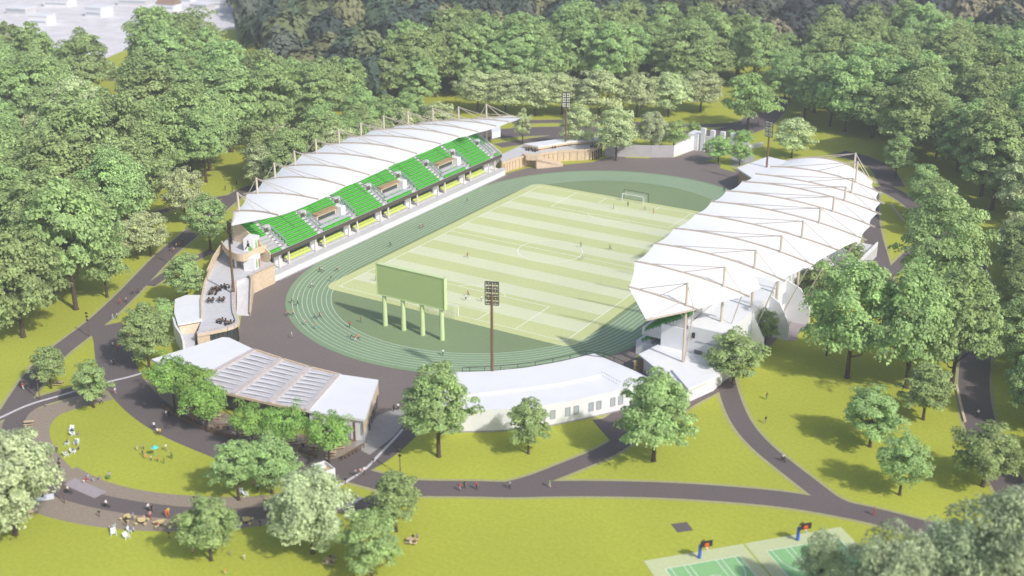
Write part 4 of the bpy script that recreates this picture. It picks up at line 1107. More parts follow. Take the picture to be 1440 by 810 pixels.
# ------------------------------------------------------------------ people
skin = mat('skin', (.45,.27,.19), .6)
hairm = mat('dark_hair', (.03,.022,.018), .7)
def cloth(n, c): return mat('cloth_'+n, c, .85)
CL = dict(white=(.80,.79,.78), black=(.02,.02,.022), blue=(.06,.12,.38), red=(.48,.05,.04), orange=(.80,.22,.03), grey=(.3,.29,.3), pink=(.68,.33,.32), navy=(.025,.035,.10), lightblue=(.38,.52,.72), brown=(.20,.11,.06), yellow=(.70,.52,.08), lilac=(.42,.38,.55), teal=(.08,.40,.42), cream=(.70,.62,.5), green=(.12,.28,.10))
CLM = {k: cloth(k, v) for k, v in CL.items()}
def body(pose):
    h = 1.75; J = {}; E = []; RD = {}
    def jt(n, p, r_): J[n] = Vector(p); RD[n] = r_
    sit = pose in ('sit', 'ride'); base = .48 if pose == 'sit' else .92 if pose == 'ride' else .93
    if pose == 'ground': base = .16
    lean = {'run': .12, 'walk': .03, 'ride': .22, 'sit': .0, 'ground': -.05}.get(pose, 0)
    jt('pelvis', (0,0,base), .15); jt('waist', (0,lean*.4,base+.20), .13); jt('chest', (0,lean*.8,base+.42), .155); jt('neck', (0,lean,base+.57), .06); jt('head', (0,lean*1.1+.01,base+.68), .095); jt('crown', (0,lean*1.1,base+.80), .08)
    E += [('pelvis','waist'),('waist','chest'),('chest','neck'),('neck','head'),('head','crown')]
    st = {'walk': .26, 'run': .38, 'stand': .03}.get(pose, 0)
    for s_, nm in ((-1,'l'),(1,'r')):
        k = s_*st
        jt('hip'+nm, (s_*.10,0,base-.06), .095)
        if pose == 'sit':
            jt('knee'+nm, (s_*.12,.42,base), .07); jt('ank'+nm, (s_*.12,.46,.08), .048); jt('toe'+nm, (s_*.12,.62,.04), .04)
        elif pose == 'ground':
            jt('knee'+nm, (s_*.16,.38,.36), .07); jt('ank'+nm, (s_*.14,.62,.07), .048); jt('toe'+nm, (s_*.14,.76,.05), .04)
        elif pose == 'ride':
            jt('knee'+nm, (s_*.13,.34,base-.14-s_*.1), .07); jt('ank'+nm, (s_*.13,.22,base-.56-s_*.1), .048); jt('toe'+nm, (s_*.13,.36,base-.60-s_*.1), .04)
        else:
            lift = .32 if (pose == 'run' and s_ < 0) else 0
            jt('knee'+nm, (s_*.105,k*.55+.06,.50), .068); jt('ank'+nm, (s_*.105,k-(.15 if lift else 0),.085+lift), .045); jt('toe'+nm, (s_*.11,k+.14-(.15 if lift else 0),.045+lift), .038)
        jt('sho'+nm, (s_*.19,lean*.9,base+.50), .07)
        if sit or pose == 'ground':
            jt('elb'+nm, (s_*.25,.08+lean*.6,base+.22), .048); jt('wri'+nm, (s_*.2,.34+lean*.6,base+.20), .036); jt('han'+nm, (s_*.18,.43+lean*.6,base+.19), .04)
        else:
            sw = -k*.8; bend = .22 if pose == 'run' else .03
            jt('elb'+nm, (s_*.26,sw*.6+lean*.6,base+.22), .048); jt('wri'+nm, (s_*.25,sw+lean*.5+bend,base-.02+bend), .036); jt('han'+nm, (s_*.25,sw+.03+lean*.5+bend*1.2,base-.11+bend), .042)
        E += [('pelvis','hip'+nm),('hip'+nm,'knee'+nm),('knee'+nm,'ank'+nm),('ank'+nm,'toe'+nm),('chest','sho'+nm),('sho'+nm,'elb'+nm),('elb'+nm,'wri'+nm),('wri'+nm,'han'+nm)]
    names = list(J); me = bpy.data.meshes.new('body_'+pose)
    me.from_pydata([J[n] for n in names], [(names.index(a), names.index(b)) for a, b in E], [])
    o = bpy.data.objects.new('tmp', me); COL.objects.link(o)
    sk = o.modifiers.new('s', 'SKIN'); sk.use_smooth_shade = True
    for i, n in enumerate(names): me.skin_vertices[0].data[i].radius = (RD[n], RD[n]*(.72 if n in ('pelvis','waist','chest') else 1))
    me.skin_vertices[0].data[0].use_root = True
    o.modifiers.new('d', 'SUBSURF').levels = 1
    bpy.context.view_layer.update()
    dg = bpy.context.evaluated_depsgraph_get()
    nm_ = bpy.data.meshes.new_from_object(o.evaluated_get(dg)); nm_.name = 'person_'+pose
    bpy.data.objects.remove(o)
    for m in (skin, CLM['white'], CLM['navy'], hairm, dark): nm_.materials.append(m)
    def near(p):
        best = None
        for a, b in E:
            A, B = J[a], J[b]; t = max(0, min(1, (p-A).dot(B-A)/max((B-A).length_squared, 1e-9))); d = (p-(A+(B-A)*t)).length
            if best is None or d < best[0]: best = (d, a, b)
        return best
    for f in nm_.polygons:
        _, a, b = near(f.center); k = 1
        if b in ('head','crown'):
            k = 3 if (f.center.z > J['head'].z+.05 or f.center.y < J['head'].y-.04) and f.center.z > J['head'].z-.06 else 0
        elif b == 'neck': k = 0 if f.center.z > J['neck'].z-.03 else 1
        elif b.startswith(('wri','han')): k = 0
        elif b.startswith('toe'): k = 4
        elif b.startswith(('hip','kne','ank')): k = 2
        elif a == 'pelvis' and f.center.z < J['pelvis'].z+.05: k = 2
        f.material_index = k; f.use_smooth = True
    return nm_
BODY = {p: body(p) for p in ('stand','walk','run','sit','ground','ride')}
def person(x, y, pose, rz, top, leg, label, z=.03, group=None, s=1.0, dz=0):
    o = link('person', BODY[pose], None, (x, y, z), rz, (s, s, s)); tag(o, label, 'person', group)
    for i, m in ((1, CLM[top]), (2, CLM[leg])):
        o.material_slots[i].link = 'OBJECT'; o.material_slots[i].material = m
    return o
PEOPLE = [
  (-27.75, -44.52, 'run', 2.0, 'grey', 'black', 'footballer in grey near the left corner of the pitch beside the scoreboard'),
  (-0.08, -43.43, 'run', 0.5, 'white', 'black', 'footballer in white running next to the one in red in the near half'),
  (-0.99, -40.86, 'run', 2.8, 'red', 'black', 'footballer in red in the near half beside the lamp mast'),
  (3.72, -41.95, 'walk', 4.0, 'white', 'grey', 'footballer in white nearest the floodlight mast head'),
  (-16.99, -16.87, 'run', 5, 'red', 'brown', 'lone footballer in red standing left of the centre circle'),
  (6.02, 7.14, 'run', 1, 'grey', 'black', 'footballer in grey at the right edge of the centre circle'),
  (11.21, -1.64, 'run', 3, 'white', 'grey', 'footballer in white on the halfway line by the centre circle'),
  (14.06, 9.61, 'run', 2, 'green', 'black', 'footballer in dark green right of the centre circle'),
  (-2.24, 43.88, 'stand', 2, 'grey', 'brown', 'footballer in grey left of the far goal area'),
  (0.42, 48.45, 'stand', 3, 'grey', 'black', 'footballer in front of the far goal'),
  (6.69, 47.67, 'walk', 3, 'white', 'grey', 'footballer in white right of the far goal'),
  (10.46, 45.85, 'stand', 3, 'yellow', 'orange', 'footballer in yellow and orange right of the far goal area'),
  (-36.76, -67.79, 'run', 2.6, 'brown', 'black', 'runner in brown on the outer lanes at the left bend, upper of the group'),
  (-34.29, -68.5, 'run', 2.6, 'black', 'black', 'runner in black beside the one in brown at the left bend'),
  (-31.95, -74.91, 'run', 2.6, 'orange', 'black', 'runner in orange at the outer edge of the left bend'),
  (-31.04, -74.09, 'run', 2.6, 'orange', 'navy', 'runner in orange and navy just inside the outer lane at the left bend'),
  (-25.01, -73.04, 'run', 5.8, 'grey', 'navy', 'runner in grey on the inner lanes at the left bend'),
  (-24.54, -71.71, 'run', 5.8, 'red', 'black', 'runner in red beside the one in grey on the inner lanes'),
  (-24.66, -76.97, 'run', 2.6, 'pink', 'grey', 'runner in pink alone on the middle of the left bend'),
  (-20.98, -77.53, 'run', 2.6, 'orange', 'teal', 'runner in orange and teal below the pink runner'),
  (-14.55, -72.59, 'walk', 1.5, 'red', 'black', 'person in red at the inside edge of the track lanes'),
  (-14.08, -68.71, 'walk', 2, 'brown', 'green', 'person in brown on the infield left of the scoreboard legs'),
  (-10.15, -77.38, 'run', 2.2, 'grey', 'navy', 'runner in dark grey at the left of the trio in the lower bend'),
  (-8.28, -78.42, 'run', 2.2, 'red', 'white', 'runner in red in front of the trio in the lower bend'),
  (-8.02, -77.54, 'run', 2.2, 'orange', 'black', 'runner in orange at the right of the trio in the lower bend'),
  (-22.48, -84.66, 'walk', 2.8, 'white', 'grey', 'person in white walking on the asphalt plaza outside the left bend'),
  (-39.09, -57.14, 'run', 2.6, 'white', 'black', 'runner in white at the top of the left bend'),
  (-45.03, -46.7, 'run', 2.6, 'brown', 'black', 'runner in brown in the pair at the upper left bend'),
  (-44.03, -46.72, 'run', 2.6, 'cream', 'black', 'runner in cream in the pair at the upper left bend'),
  (-41.26, -44.08, 'run', 2.6, 'pink', 'black', 'runner in pink at the start of the back straight'),
  (-37.88, -50.71, 'run', 2.6, 'black', 'green', 'runner in black on the inner lanes of the left bend top'),
  (-43.15, -2.37, 'run', 2.8, 'cream', 'brown', 'left runner of the pair on the back straight'),
  (-41.86, -2.73, 'run', 2.8, 'red', 'brown', 'right runner of the pair on the back straight'),
  (-40.65, -20.67, 'run', 2.8, 'navy', 'black', 'runner in dark clothes alone on the back straight'),
  (-44.51, 25.26, 'run', 2.8, 'black', 'grey', 'runner in black at the far half of the back straight'),
  (13.88, -74.32, 'walk', 1.2, 'white', 'black', 'person in white on the lanes left of the floodlight mast'),
  (20.16, 78.54, 'run', 0, 'black', 'black', 'runner in black by the canopy edge on the far bend'),
  (-25.53, -151.3, 'stand', 1, 'grey', 'black', 'person in grey standing left of the chair circle'),
  (-12.52, -142.7, 'stand', 5, 'lilac', 'cream', 'tall person in lilac at the left of the children on the lawn'),
  (-11.66, -141.84, 'stand', 5, 'grey', 'navy', 'person in grey behind the children on the lawn'),
  (-9.96, -143.64, 'stand', 4, 'navy', 'brown', 'child in navy at the left of the play group'),
  (-8.7, -144.2, 'walk', 4, 'pink', 'orange', 'child in pink and orange at the left of the play group'),
  (-7.02, -144.32, 'stand', 0, 'white', 'navy', 'child in white left of the teal parasol'),
  (-5.59, -143.94, 'stand', 1, 'orange', 'black', 'child in orange under the teal parasol'),
  (-4.02, -143.79, 'stand', 1, 'brown', 'green', 'child in brown right of the child in orange'),
  (-4.09, -141.72, 'stand', 1, 'green', 'black', 'person in dark green at the right of the play group'),
  (-7.4, -139.92, 'walk', 2, 'white', 'grey', 'person in white standing above the play group'),
  (-16.28, -134.56, 'walk', 0.6, 'white', 'black', 'person in white on the lawn edge by the road, upper of three'),
  (-13.75, -136.04, 'walk', 0.6, 'white', 'brown', 'person in white and brown on the lawn edge by the road'),
  (-13.21, -135.89, 'walk', 0.6, 'yellow', 'brown', 'person in yellow on the lawn edge by the road'),
  (-8.41, -153.42, 'stand', 1, 'lilac', 'green', 'person in lilac standing at the lower left of the lens shaped lawn'),
  (6.23, -157.63, 'walk', 1.7, 'white', 'black', 'person in white at the top of the trio on the ring path'),
  (7.14, -157.64, 'walk', 1.7, 'black', 'black', 'person in black at the right of the trio on the ring path'),
  (8.52, -159.31, 'walk', 1.7, 'pink', 'red', 'person in pink and red at the front of the trio on the ring path'),
  (10.52, -157.4, 'walk', 1.7, 'orange', 'orange', 'person all in orange on the ring path'),
  (10.41, -156.77, 'walk', 1.7, 'yellow', 'orange', 'person in yellow top beside the one all in orange'),
  (6.22, -161.27, 'stand', 0, 'lilac', 'grey', 'person in lilac standing by the leftmost yellow tables'),
  (15.93, -156.44, 'walk', 1, 'white', 'black', 'person in white at the left of the front ring tree'),
  (25.22, -147.61, 'walk', 1.6, 'white', 'brown', 'person in white in the shade beside the one in blue'),
  (25.71, -147.03, 'walk', 1.6, 'blue', 'navy', 'person in blue in the shade left of the pale tree'),
  (17.03, -141.72, 'stand', 1, 'pink', 'brown', 'person in pink under the paired lawn trees'),
  (18.41, -142.08, 'stand', 1, 'lightblue', 'black', 'person in light blue under the paired lawn trees'),
  (23.29, -130.5, 'stand', 2, 'lightblue', 'blue', 'person in light blue at the white kiosk'),
  (22.88, -131.07, 'stand', 2, 'black', 'brown', 'person in black at the white kiosk'),
  (30.57, -128.42, 'walk', 1.2, 'grey', 'black', 'person in grey at the left of the trio crossing the kerb'),
  (31.13, -127.61, 'walk', 1.2, 'pink', 'brown', 'person in pink in the middle of the trio crossing the kerb'),
  (31.44, -126.8, 'walk', 1.2, 'white', 'black', 'person in white at the right of the trio crossing the kerb'),
  (50.39, -122.44, 'walk', 4.6, 'red', 'grey', 'person in red at the left of the pair on the front path'),
  (50.57, -121.28, 'walk', 4.6, 'black', 'black', 'person in black at the right of the pair on the front path'),
  (52.71, -120.43, 'walk', 4.6, 'red', 'black', 'lone person in dark red on the front path'),
  (57.9, -116.97, 'walk', 1.6, 'grey', 'black', 'person in grey with dark trousers in the middle of the front path'),
  (63.99, -112.65, 'walk', 1.6, 'green', 'cream', 'person in dark green where the front path forks'),
  (118.64, -90.82, 'walk', 1.4, 'brown', 'red', 'person in brown on the path near the lower right corner'),
  (85.57, -56.79, 'stand', 1, 'brown', 'green', 'person in brown standing on the right lawn, upper of two'),
  (89.29, -67.29, 'stand', 1, 'black', 'grey', 'person in black standing on the right lawn, lower of two'),
  (-35.26, -127.49, 'walk', 2, 'white', 'pink', 'person in white where the road meets the tip of the ring lawn'),
  (-34.26, -132.23, 'walk', 3, 'white', 'black', 'person in white beside the trunk of the small tree by the kerb'),
  (-54.05, -136.32, 'walk', 2, 'red', 'white', 'person in red on the path at the left edge'),
  (-55.39, -135.91, 'walk', 2, 'black', 'black', 'person in black beside the one in red at the left edge'),
  (-43.41, -139.17, 'ground', 2, 'lilac', 'navy', 'child in lilac on the brown gravel inside the white kerb'),
  (-75.66, -84.73, 'walk', 2.4, 'brown', 'black', 'person in brown in the pair where the left path widens'),
  (-75.04, -83.49, 'walk', 2.4, 'black', 'black', 'person in black in the pair where the left path widens'),
  (-73.49, -91.04, 'walk', 2.4, 'red', 'red', 'person all in red at the edge of the left path'),
  (-72.83, -89.52, 'walk', 2.4, 'pink', 'navy', 'person in pink and navy by the tree on the left path'),
  (-67.4, -98.92, 'walk', 2.4, 'pink', 'lightblue', 'person in pink and light blue at the left path junction'),
  (-66.85, -98.06, 'walk', 2.4, 'lightblue', 'navy', 'person in light blue at the left path junction'),
  (-54.18, -110.96, 'walk', 0.3, 'white', 'black', 'person in white on the shaded path above the kerb'),
  (-52.42, -111.06, 'walk', 0.3, 'orange', 'brown', 'person in orange on the shaded path above the kerb'),
  (-46.95, -117.96, 'walk', 0.3, 'grey', 'black', 'person in grey on the path just above the white kerb'),
  (-46.76, -117.4, 'walk', 0.3, 'black', 'black', 'person in black on the path just above the white kerb'),
  (-89.75, -56.23, 'walk', 2.4, 'pink', 'brown', 'person in pink on the upper left path'),
  (-91.96, -53.08, 'walk', 2.4, 'yellow', 'black', 'person in yellow on the upper left path'),
  (-91.79, -52.27, 'walk', 2.4, 'brown', 'black', 'person in brown on the upper left path'),
  (-93.48, -49.05, 'walk', 2.4, 'grey', 'black', 'person in grey farthest up the upper left path'),
  (-27.72, -122.29, 'stand', 1, 'red', 'black', 'person in red at the left end of the cafe trees'),
  (-17.92, -129.51, 'walk', 2.2, 'white', 'grey', 'person in white walking beside the timber fence'),
  (-17.95, -128.78, 'walk', 2.2, 'brown', 'black', 'person in brown beside the one in white at the timber fence'),
  (-15.61, -128.47, 'stand', 2.2, 'navy', 'blue', 'person in navy in the shade by the timber fence'),
  (-11.89, -128.06, 'stand', 2.2, 'red', 'orange', 'person in red behind the timber fence'),
  (-8.17, -128.71, 'walk', 2.2, 'white', 'lightblue', 'person in white and light blue by the timber fence'),
  (2.11, -133.62, 'walk', 4.6, 'lightblue', 'black', 'person in light blue walking on the road left of the paired trees'),
  (28.91, -160.56, 'walk', 3, 'lilac', 'grey', 'child in lilac on the bottom lawn right of the ring tree'),
  (22.76, -163.3, 'stand', 3, 'lilac', 'pink', 'person in lilac under the front ring tree'),
  (31.75, -160.33, 'walk', 2, 'white', 'cream', 'small child in white at the bottom edge of the lawn'),
  (31.88, -165.11, 'walk', 2, 'orange', 'cream', 'small child in orange at the bottom edge of the lawn'),
  (-118.85, -4.66, 'walk', 2, 'black', 'black', 'person in black on the road behind the left stand canopy tip'),
  (-115.79, -4.62, 'walk', 2, 'black', 'navy', 'person in dark clothes left of the canopy tip road'),
  (-119.53, 1.42, 'walk', 2, 'black', 'black', 'person in black farthest on the road behind the canopy tip'),
  (-1.84, 166.48, 'walk', 1, 'black', 'black', 'person in black on the far road beside the bright green tree'),
  (-13.11, 146.79, 'walk', 1, 'black', 'black', 'person in black behind the gateway pillars'),
  (-44.6, 145.54, 'walk', 1, 'black', 'green', 'person in black on the far road between the pale trees'),
  (21.22, -101.87, 'walk', 1, 'white', 'black', 'person in white beside the pavilion entry paving'),
  (20.84, -102.86, 'walk', 1, 'black', 'black', 'person in black beside the pavilion entry paving'),
]
for x, y, pose, rz, top, leg, lb in PEOPLE:
    child = 'child' in lb; onp = -40 < x < 40 and -60 < y < 60
    person(x, y, pose, rz, top, leg, lb, .09 if onp else .05, s=(.72 if child else 1.0))
SIT = [
  (-29.18, -144.38, 'sit', 0.6, 'blue', 'black', 'person in blue seated in the top chair of the chair circle', 0.0),
  (-26.23, -148.17, 'sit', 2.2, 'navy', 'black', 'person in navy seated in the left chair of the chair circle', 0),
  (-24.66, -147.21, 'sit', 3.6, 'teal', 'grey', 'person in teal seated in the right chair of the chair circle', 0),
  (-22.78, -151.46, 'sit', 5.6, 'white', 'grey', 'person in white seated in the lower left chair of the chair circle', 0),
  (-22.5, -149.96, 'sit', 5.3, 'blue', 'white', 'person in blue seated in the lower right chair of the chair circle', 0),
  (-27.39, -144.35, 'ground', 2, 'grey', 'lilac', 'person in grey sitting on the grass by the top of the chair circle', 0),
  (-22.49, -148.61, 'ground', 2, 'navy', 'grey', 'person in navy sitting on the grass by the right of the chair circle', 0),
  (-11.56, -156.87, 'ground', 1, 'cream', 'brown', 'person in cream sitting on the lawn beside the stone pad', 0),
  (-11.62, -156.14, 'ground', 1, 'red', 'lilac', 'person in red sitting on the lawn beside the stone pad', 0),
  (-12.43, -155.09, 'ground', 4, 'lilac', 'lilac', 'person in lilac sitting behind the one in red', 0),
  (-10.59, -155.52, 'ground', 1, 'lilac', 'grey', 'person in lilac and grey sitting alone on the lawn', 0),
  (-9.92, -154.49, 'ground', 1, 'grey', 'lilac', 'person in grey and lilac lounging on the lawn', 0),
  (-8.92, -153.57, 'ground', 1, 'green', 'black', 'person in green sitting beside the standing one in lilac', 0),
  (5.35, -165.33, 'sit', 2.6, 'lilac', 'brown', 'person in lilac seated in a white chair on the lower lawn', 0),
  (8.65, -164.12, 'sit', 5.1, 'blue', 'navy', 'person in blue seated in a white chair on the lower lawn', 0),
  (-13.91, -164.44, 'ground', 1, 'black', 'grey', 'person in black sitting on the white picnic cloth', 0),
  (53.05, -142.05, 'sit', 0.3, 'cream', 'cream', 'person in cream at the near side of the bottom centre picnic table', 0),
  (53.72, -141.51, 'sit', 0.3, 'brown', 'cream', 'person in brown at the near side of the bottom centre picnic table', 0),
  (52.44, -140.35, 'sit', 3.4, 'black', 'brown', 'person in black at the far side of the bottom centre picnic table', 0),
  (53.01, -139.87, 'sit', 3.4, 'grey', 'black', 'person in grey at the far side of the bottom centre picnic table', 0),
  (44.73, -154.38, 'sit', 0.3, 'cream', 'cream', 'person in cream at the near side of the shaded bottom picnic table', 0),
  (45.28, -153.93, 'sit', 0.3, 'brown', 'black', 'person in brown at the near side of the shaded bottom picnic table', 0),
  (44.18, -152.75, 'sit', 3.4, 'black', 'brown', 'person in black at the far side of the shaded bottom picnic table', 0),
  (44.73, -152.3, 'sit', 3.4, 'grey', 'black', 'person in grey at the far side of the shaded bottom picnic table', 0),
  (5.55, -162.22, 'sit', 0.5, 'black', 'black', 'person in black on a stool of the leftmost yellow table', 0),
  (14.51, -158.67, 'sit', 0.5, 'black', 'navy', 'person in black on a stool of the shaded yellow table', 0),
  (11.68, -160.66, 'sit', 0.5, 'red', 'white', 'person in red on a stool of the third yellow table', 0),
  (7.89, -160.24, 'sit', 3.5, 'pink', 'black', 'person in pink on a stool of the second yellow table', 0),
  (-4.44, -127.69, 'sit', 0.4, 'pink', 'cream', 'person in pink at the crowded terrace table', 0),
  (-3.0, -127.36, 'sit', 0.4, 'brown', 'black', 'person in brown at the crowded terrace table', 0),
  (-5.32, -128.41, 'stand', 0.4, 'brown', 'brown', 'person in brown standing by the terrace fence', 0),
  (-4.76, -125.9, 'sit', 3.4, 'cream', 'black', 'person in cream at the far side of the crowded terrace table', 0),
  (2.07, -127.45, 'sit', 0.5, 'red', 'black', 'person in red at the table under the middle cafe trees', 0),
  (17.58, -124.86, 'sit', 0.4, 'red', 'black', 'person in red at the table left of the rightmost cafe tree', 0),
  (11.36, -123.53, 'sit', 3.5, 'red', 'brown', 'person in red at the table between the cafe trees', 0),
  (14.73, -124.91, 'sit', 0.5, 'black', 'navy', 'person in black at the larger table by the trunk', 0),
]
for x, y, pose, rz, top, leg, lb, z0 in SIT: person(x, y, pose, rz, top, leg, lb, .0)
# cyclists
def bike_meshes():
    d = {}
    for nm, y in (('wheel', -.52), ('wheel', .52)):
        m_ = MB().tube([(0, y+.34*math.cos(R(t)), .35+.34*math.sin(R(t))) for t in range(0,361,24)], .035, 5, cap=False)
        for t in range(0,180,30): m_.beam((0,y+.33*math.cos(R(t)),.35+.33*math.sin(R(t))),(0,y-.33*math.cos(R(t)),.35-.33*math.sin(R(t))),.012)
        d[(nm, y)] = m_.mesh('wheel', rubber)
    f = MB()
    for a, b in (((0,-.52,.35),(0,-.12,.78)),((0,-.52,.35),(0,-.05,.32)),((0,-.05,.32),(0,-.14,.84)),((0,-.05,.32),(0,.40,.80)),((0,-.12,.78),(0,.38,.86)),((0,.52,.35),(0,.36,1.0))): f.tube([a,b],.03,5)
    d['frame'] = f.mesh('frame', dark)
    d['saddle'] = MB().box(-.08,.08,-.30,0,.84,.90).mesh('saddle', rubber)
    d['handlebar'] = MB().tube([(-.28,.40,1.02),(0,.38,1.02),(.28,.40,1.02)],.022,5).mesh('handlebar', dark)
    return d
BK = bike_meshes()
for x, y, rz, top, w in [
  (-1.18, -160.73, 1.8, 'white', 'by the lower corner of the stone pad'),
  (-11.1, -160.96, 1.9, 'cream', 'beside the tall lamp post on the ring path'),
  (97.85, -80.56, 4.1, 'white', 'on the curved path across the right lawn'),
  (125.97, -41.4, 0.2, 'white', 'on the road at the right edge'),
]:
    e = empty('bicycle', (x, y, .06), 'dark bicycle ridden '+w, 'bicycle', 'ridden bicycles', rz)
    for k, me in BK.items(): link(k if isinstance(k, str) else k[0], me, e)
    person(x+.15*math.sin(rz), y-.15*math.cos(rz), 'ride', rz, top, 'black', 'cyclist in %s top riding %s' % (top, w), .06)

# ------------------------------------------------------------------ trees
LM = dict(A=leaf_mat('leaf_mid_green', (.395, .545, .225), .36, .16, .02),
          B=leaf_mat('leaf_pale_sage', (.56, .65, .38), .3, .08, .012),
          R=leaf_mat('leaf_dusty_green', (.58, .68, .36), .3, .12, .018),
          C=leaf_mat('leaf_bright_green', (.33, .56, .15), .35, .1, .015),
          D=leaf_mat('leaf_grey_green', (.47, .57, .345), .3, .10, .015),
          S=leaf_mat('leaf_fresh_green', (.40, .60, .22), .35, .12, .02))
def tree_mesh(kind, seed, H_, spread, trunk_h, leaf, nclump, nleaf, flat=.38, shape='oval', leafasp=1.0):
    rnd = random.Random(seed)
    tr = MB(); r0 = H_*.017+.05
    def wob(s): return rnd.uniform(-s, s)
    top = Vector((wob(.03)*H_, wob(.03)*H_, H_*.80))
    k0 = Vector((0,0,trunk_h)); mid = Vector((wob(.02)*H_, wob(.02)*H_, H_*.5))
    tr.tube([(0,0,-.1),(0,0,.25),k0*.6,k0,mid,top], [r0*1.7,r0*1.15,r0,r0*.88,r0*.55,r0*.15], 7)
    cl = []
    RX = spread
    zc = (trunk_h*.82+H_)/2; RZ = (H_-trunk_h*.82)/2
    nl = 11
    for i in range(nl):
        a = i*2.4+wob(.4); u = i/(nl-1); z0 = trunk_h*.95+(H_*.62-trunk_h*.95)*u
        # limb end on the crown envelope
        ze = zc + RZ*(-.55+1.25*u)+wob(.08)*H_
        w = math.sqrt(max(.05, 1-((ze-zc)/RZ)**2))
        if shape == 'umbrella': w = .55+.5*u
        rr = RX*w*rnd.uniform(.55,.85)
        p0 = Vector((mid.x*(z0/H_), mid.y*(z0/H_), z0)); p2 = Vector((rr*math.cos(a), rr*math.sin(a), ze)); p1 = p0.lerp(p2, .5)+Vector((0,0,-.04*H_))
        tr.tube([p0,p1,p2], [r0*.45*(1-.5*u),r0*.30*(1-.5*u),r0*.08], 5)
        for q in range(4):
            t = rnd.uniform(.5,1.05); b = p1.lerp(p2, max(0,2*t-1)) if t > .5 else p0.lerp(p1, 2*t)
            e_ = b+Vector((wob(.16),wob(.16),rnd.uniform(0,.12)))*H_*.8
            tr.tube([b,e_], [r0*.15,r0*.04], 4); cl.append(e_)
        cl.append(p2)
    while len(cl) < int(nclump*1.55):
        v = Vector((rnd.gauss(0,1),rnd.gauss(0,1),rnd.gauss(0,1))).normalized()*(rnd.uniform(.35,1)**.45)
        if v.z < -.55: v.z *= .6
        p = Vector((v.x*RX, v.y*RX, zc+v.z*RZ))
        if shape == 'cone': 
            f_ = max(.12, 1.25-.95*((p.z-trunk_h)/(H_-trunk_h))) ; p.x *= f_; p.y *= f_
        if shape == 'umbrella' and p.z < zc: p.z = zc-(zc-p.z)*.45
        # uneven outline
        nz = noise.noise(Vector((v.x*1.6+seed*3.1, v.y*1.6, v.z*1.6)))
        hh = (p.z-trunk_h)/(H_-trunk_h)
        tp = 1.0 if shape == 'umbrella' else 1.10-.42*max(0,hh)**2.2
        p.x *= (1+.48*nz)*tp; p.y *= (1+.48*nz)*tp; p.z = zc+(p.z-zc)*(1+.2*nz)
        cl.append(p)
    lv = MB()
    cr_ = RX*.235
    leaf *= .66; nleaf = int(nleaf*1.3)
    for c in cl:
        r_ = cr_*rnd.uniform(.65,1.25)
        c = Vector(c)
        out = Vector((c.x, c.y, (c.z-zc)*.8)).normalized() if (Vector((c.x,c.y,c.z-zc))).length > .1 else Vector((0,0,1))
        droop = .25
        for q in range(nleaf):
            a = rnd.uniform(0, 6.283); rr = math.sqrt(rnd.random())
            ox, oy = r_*rr*math.cos(a), r_*rr*math.sin(a)
            p = Vector((c.x+ox, c.y+oy, c.z+r_*flat*(rnd.uniform(-1,1)*.55+(1-rr*rr)*.8)-droop*r_*rr*rr))
            nrm = (Vector((ox, oy, r_*.9)).normalized()*.9+out*.5+Vector((wob(.75),wob(.75),wob(.6)))).normalized()
            t1 = nrm.cross(Vector((wob(1),wob(1),wob(1)))).normalized(); t2 = nrm.cross(t1)
            s1 = leaf*rnd.uniform(.6,1.25); s2 = s1*rnd.uniform(.45,.8)*leafasp
            m_ = nrm*s1*.18
            n_ = len(lv.v)
            lv.v += [tuple(p-t1*s1), tuple(p-t2*s2+m_), tuple(p+t1*s1), tuple(p+t2*s2+m_)]
            lv.f.append((n_,n_+1,n_+2,n_+3)); lv.m.append(0)
    me_t = tr.mesh(kind+'_trunk', bark, True); me_l = lv.mesh(kind+'_crown', LM[kind])
    return me_t, me_l
TREES = {
 'A': [tree_mesh('A', 10+i, 20, sp, th, .50, 120, 62) for i, (sp, th) in enumerate(((6.9,4.2),(6.0,5.0),(7.4,3.8),(6.4,3.4)))],
 'a': [tree_mesh('A', 30+i, 12, sp, th, .36, 90, 50) for i, (sp, th) in enumerate(((4.6,3.0),(4.1,2.8),(4.4,2.4),(3.8,3.2)))],
 'F': [tree_mesh('A', 50+i, 24, sp, th, .66, 125, 60) for i, (sp, th) in enumerate(((7.9,4.4),(7.0,5.0),(8.6,4.0),(6.4,3.6),(8.0,5.4)))],
 'B': [tree_mesh('B', 70+i, 15, 6.4, 2.4, .42, 120, 70, .45) for i in range(2)],
 'R': [tree_mesh('R', 80+i, 16, 6.6, 3.0, .46, 95, 60, .42) for i in range(2)],
 'C': [tree_mesh('C', 90+i, 8, 4.3, 2.9, .28, 80, 60, .4, 'umbrella') for i in range(2)],
 'D': [tree_mesh('D', 100+i, 16, 7.5, 4, .46, 150, 60, .5, leafasp=.7) for i in range(2)],
 'S': [tree_mesh('S', 110+i, 10, 4.2, 2.2, .32, 80, 50) for i in range(2)],
 'K': [tree_mesh('R', 120+i, 13, 3.9, 2.0, .36, 85, 55, .45, 'cone') for i in range(2)],
}
NOM = dict(A=20, a=12, F=24, B=15, R=16, C=8, D=16, S=10, K=13)
NAMES = dict(A='broadleaf_tree', a='small_broadleaf_tree', F='forest_tree', B='pale_tree', R='sage_tree', C='terrace_tree', D='grey_green_tree', S='shrub_tree', K='cone_tree')
trnd = random.Random(5)
def tree(x, y, h, kind, label, group=None, wide=1.0):
    i = trnd.randrange(len(TREES[kind])); mt, ml = TREES[kind][i]; s_ = h/NOM[kind]
    e = empty(NAMES[kind], (x, y, 0), label, 'tree', group, trnd.uniform(0, 6.28)); e.scale = (s_*wide, s_*wide, s_)
    link('trunk', mt, e); link('crown', ml, e)
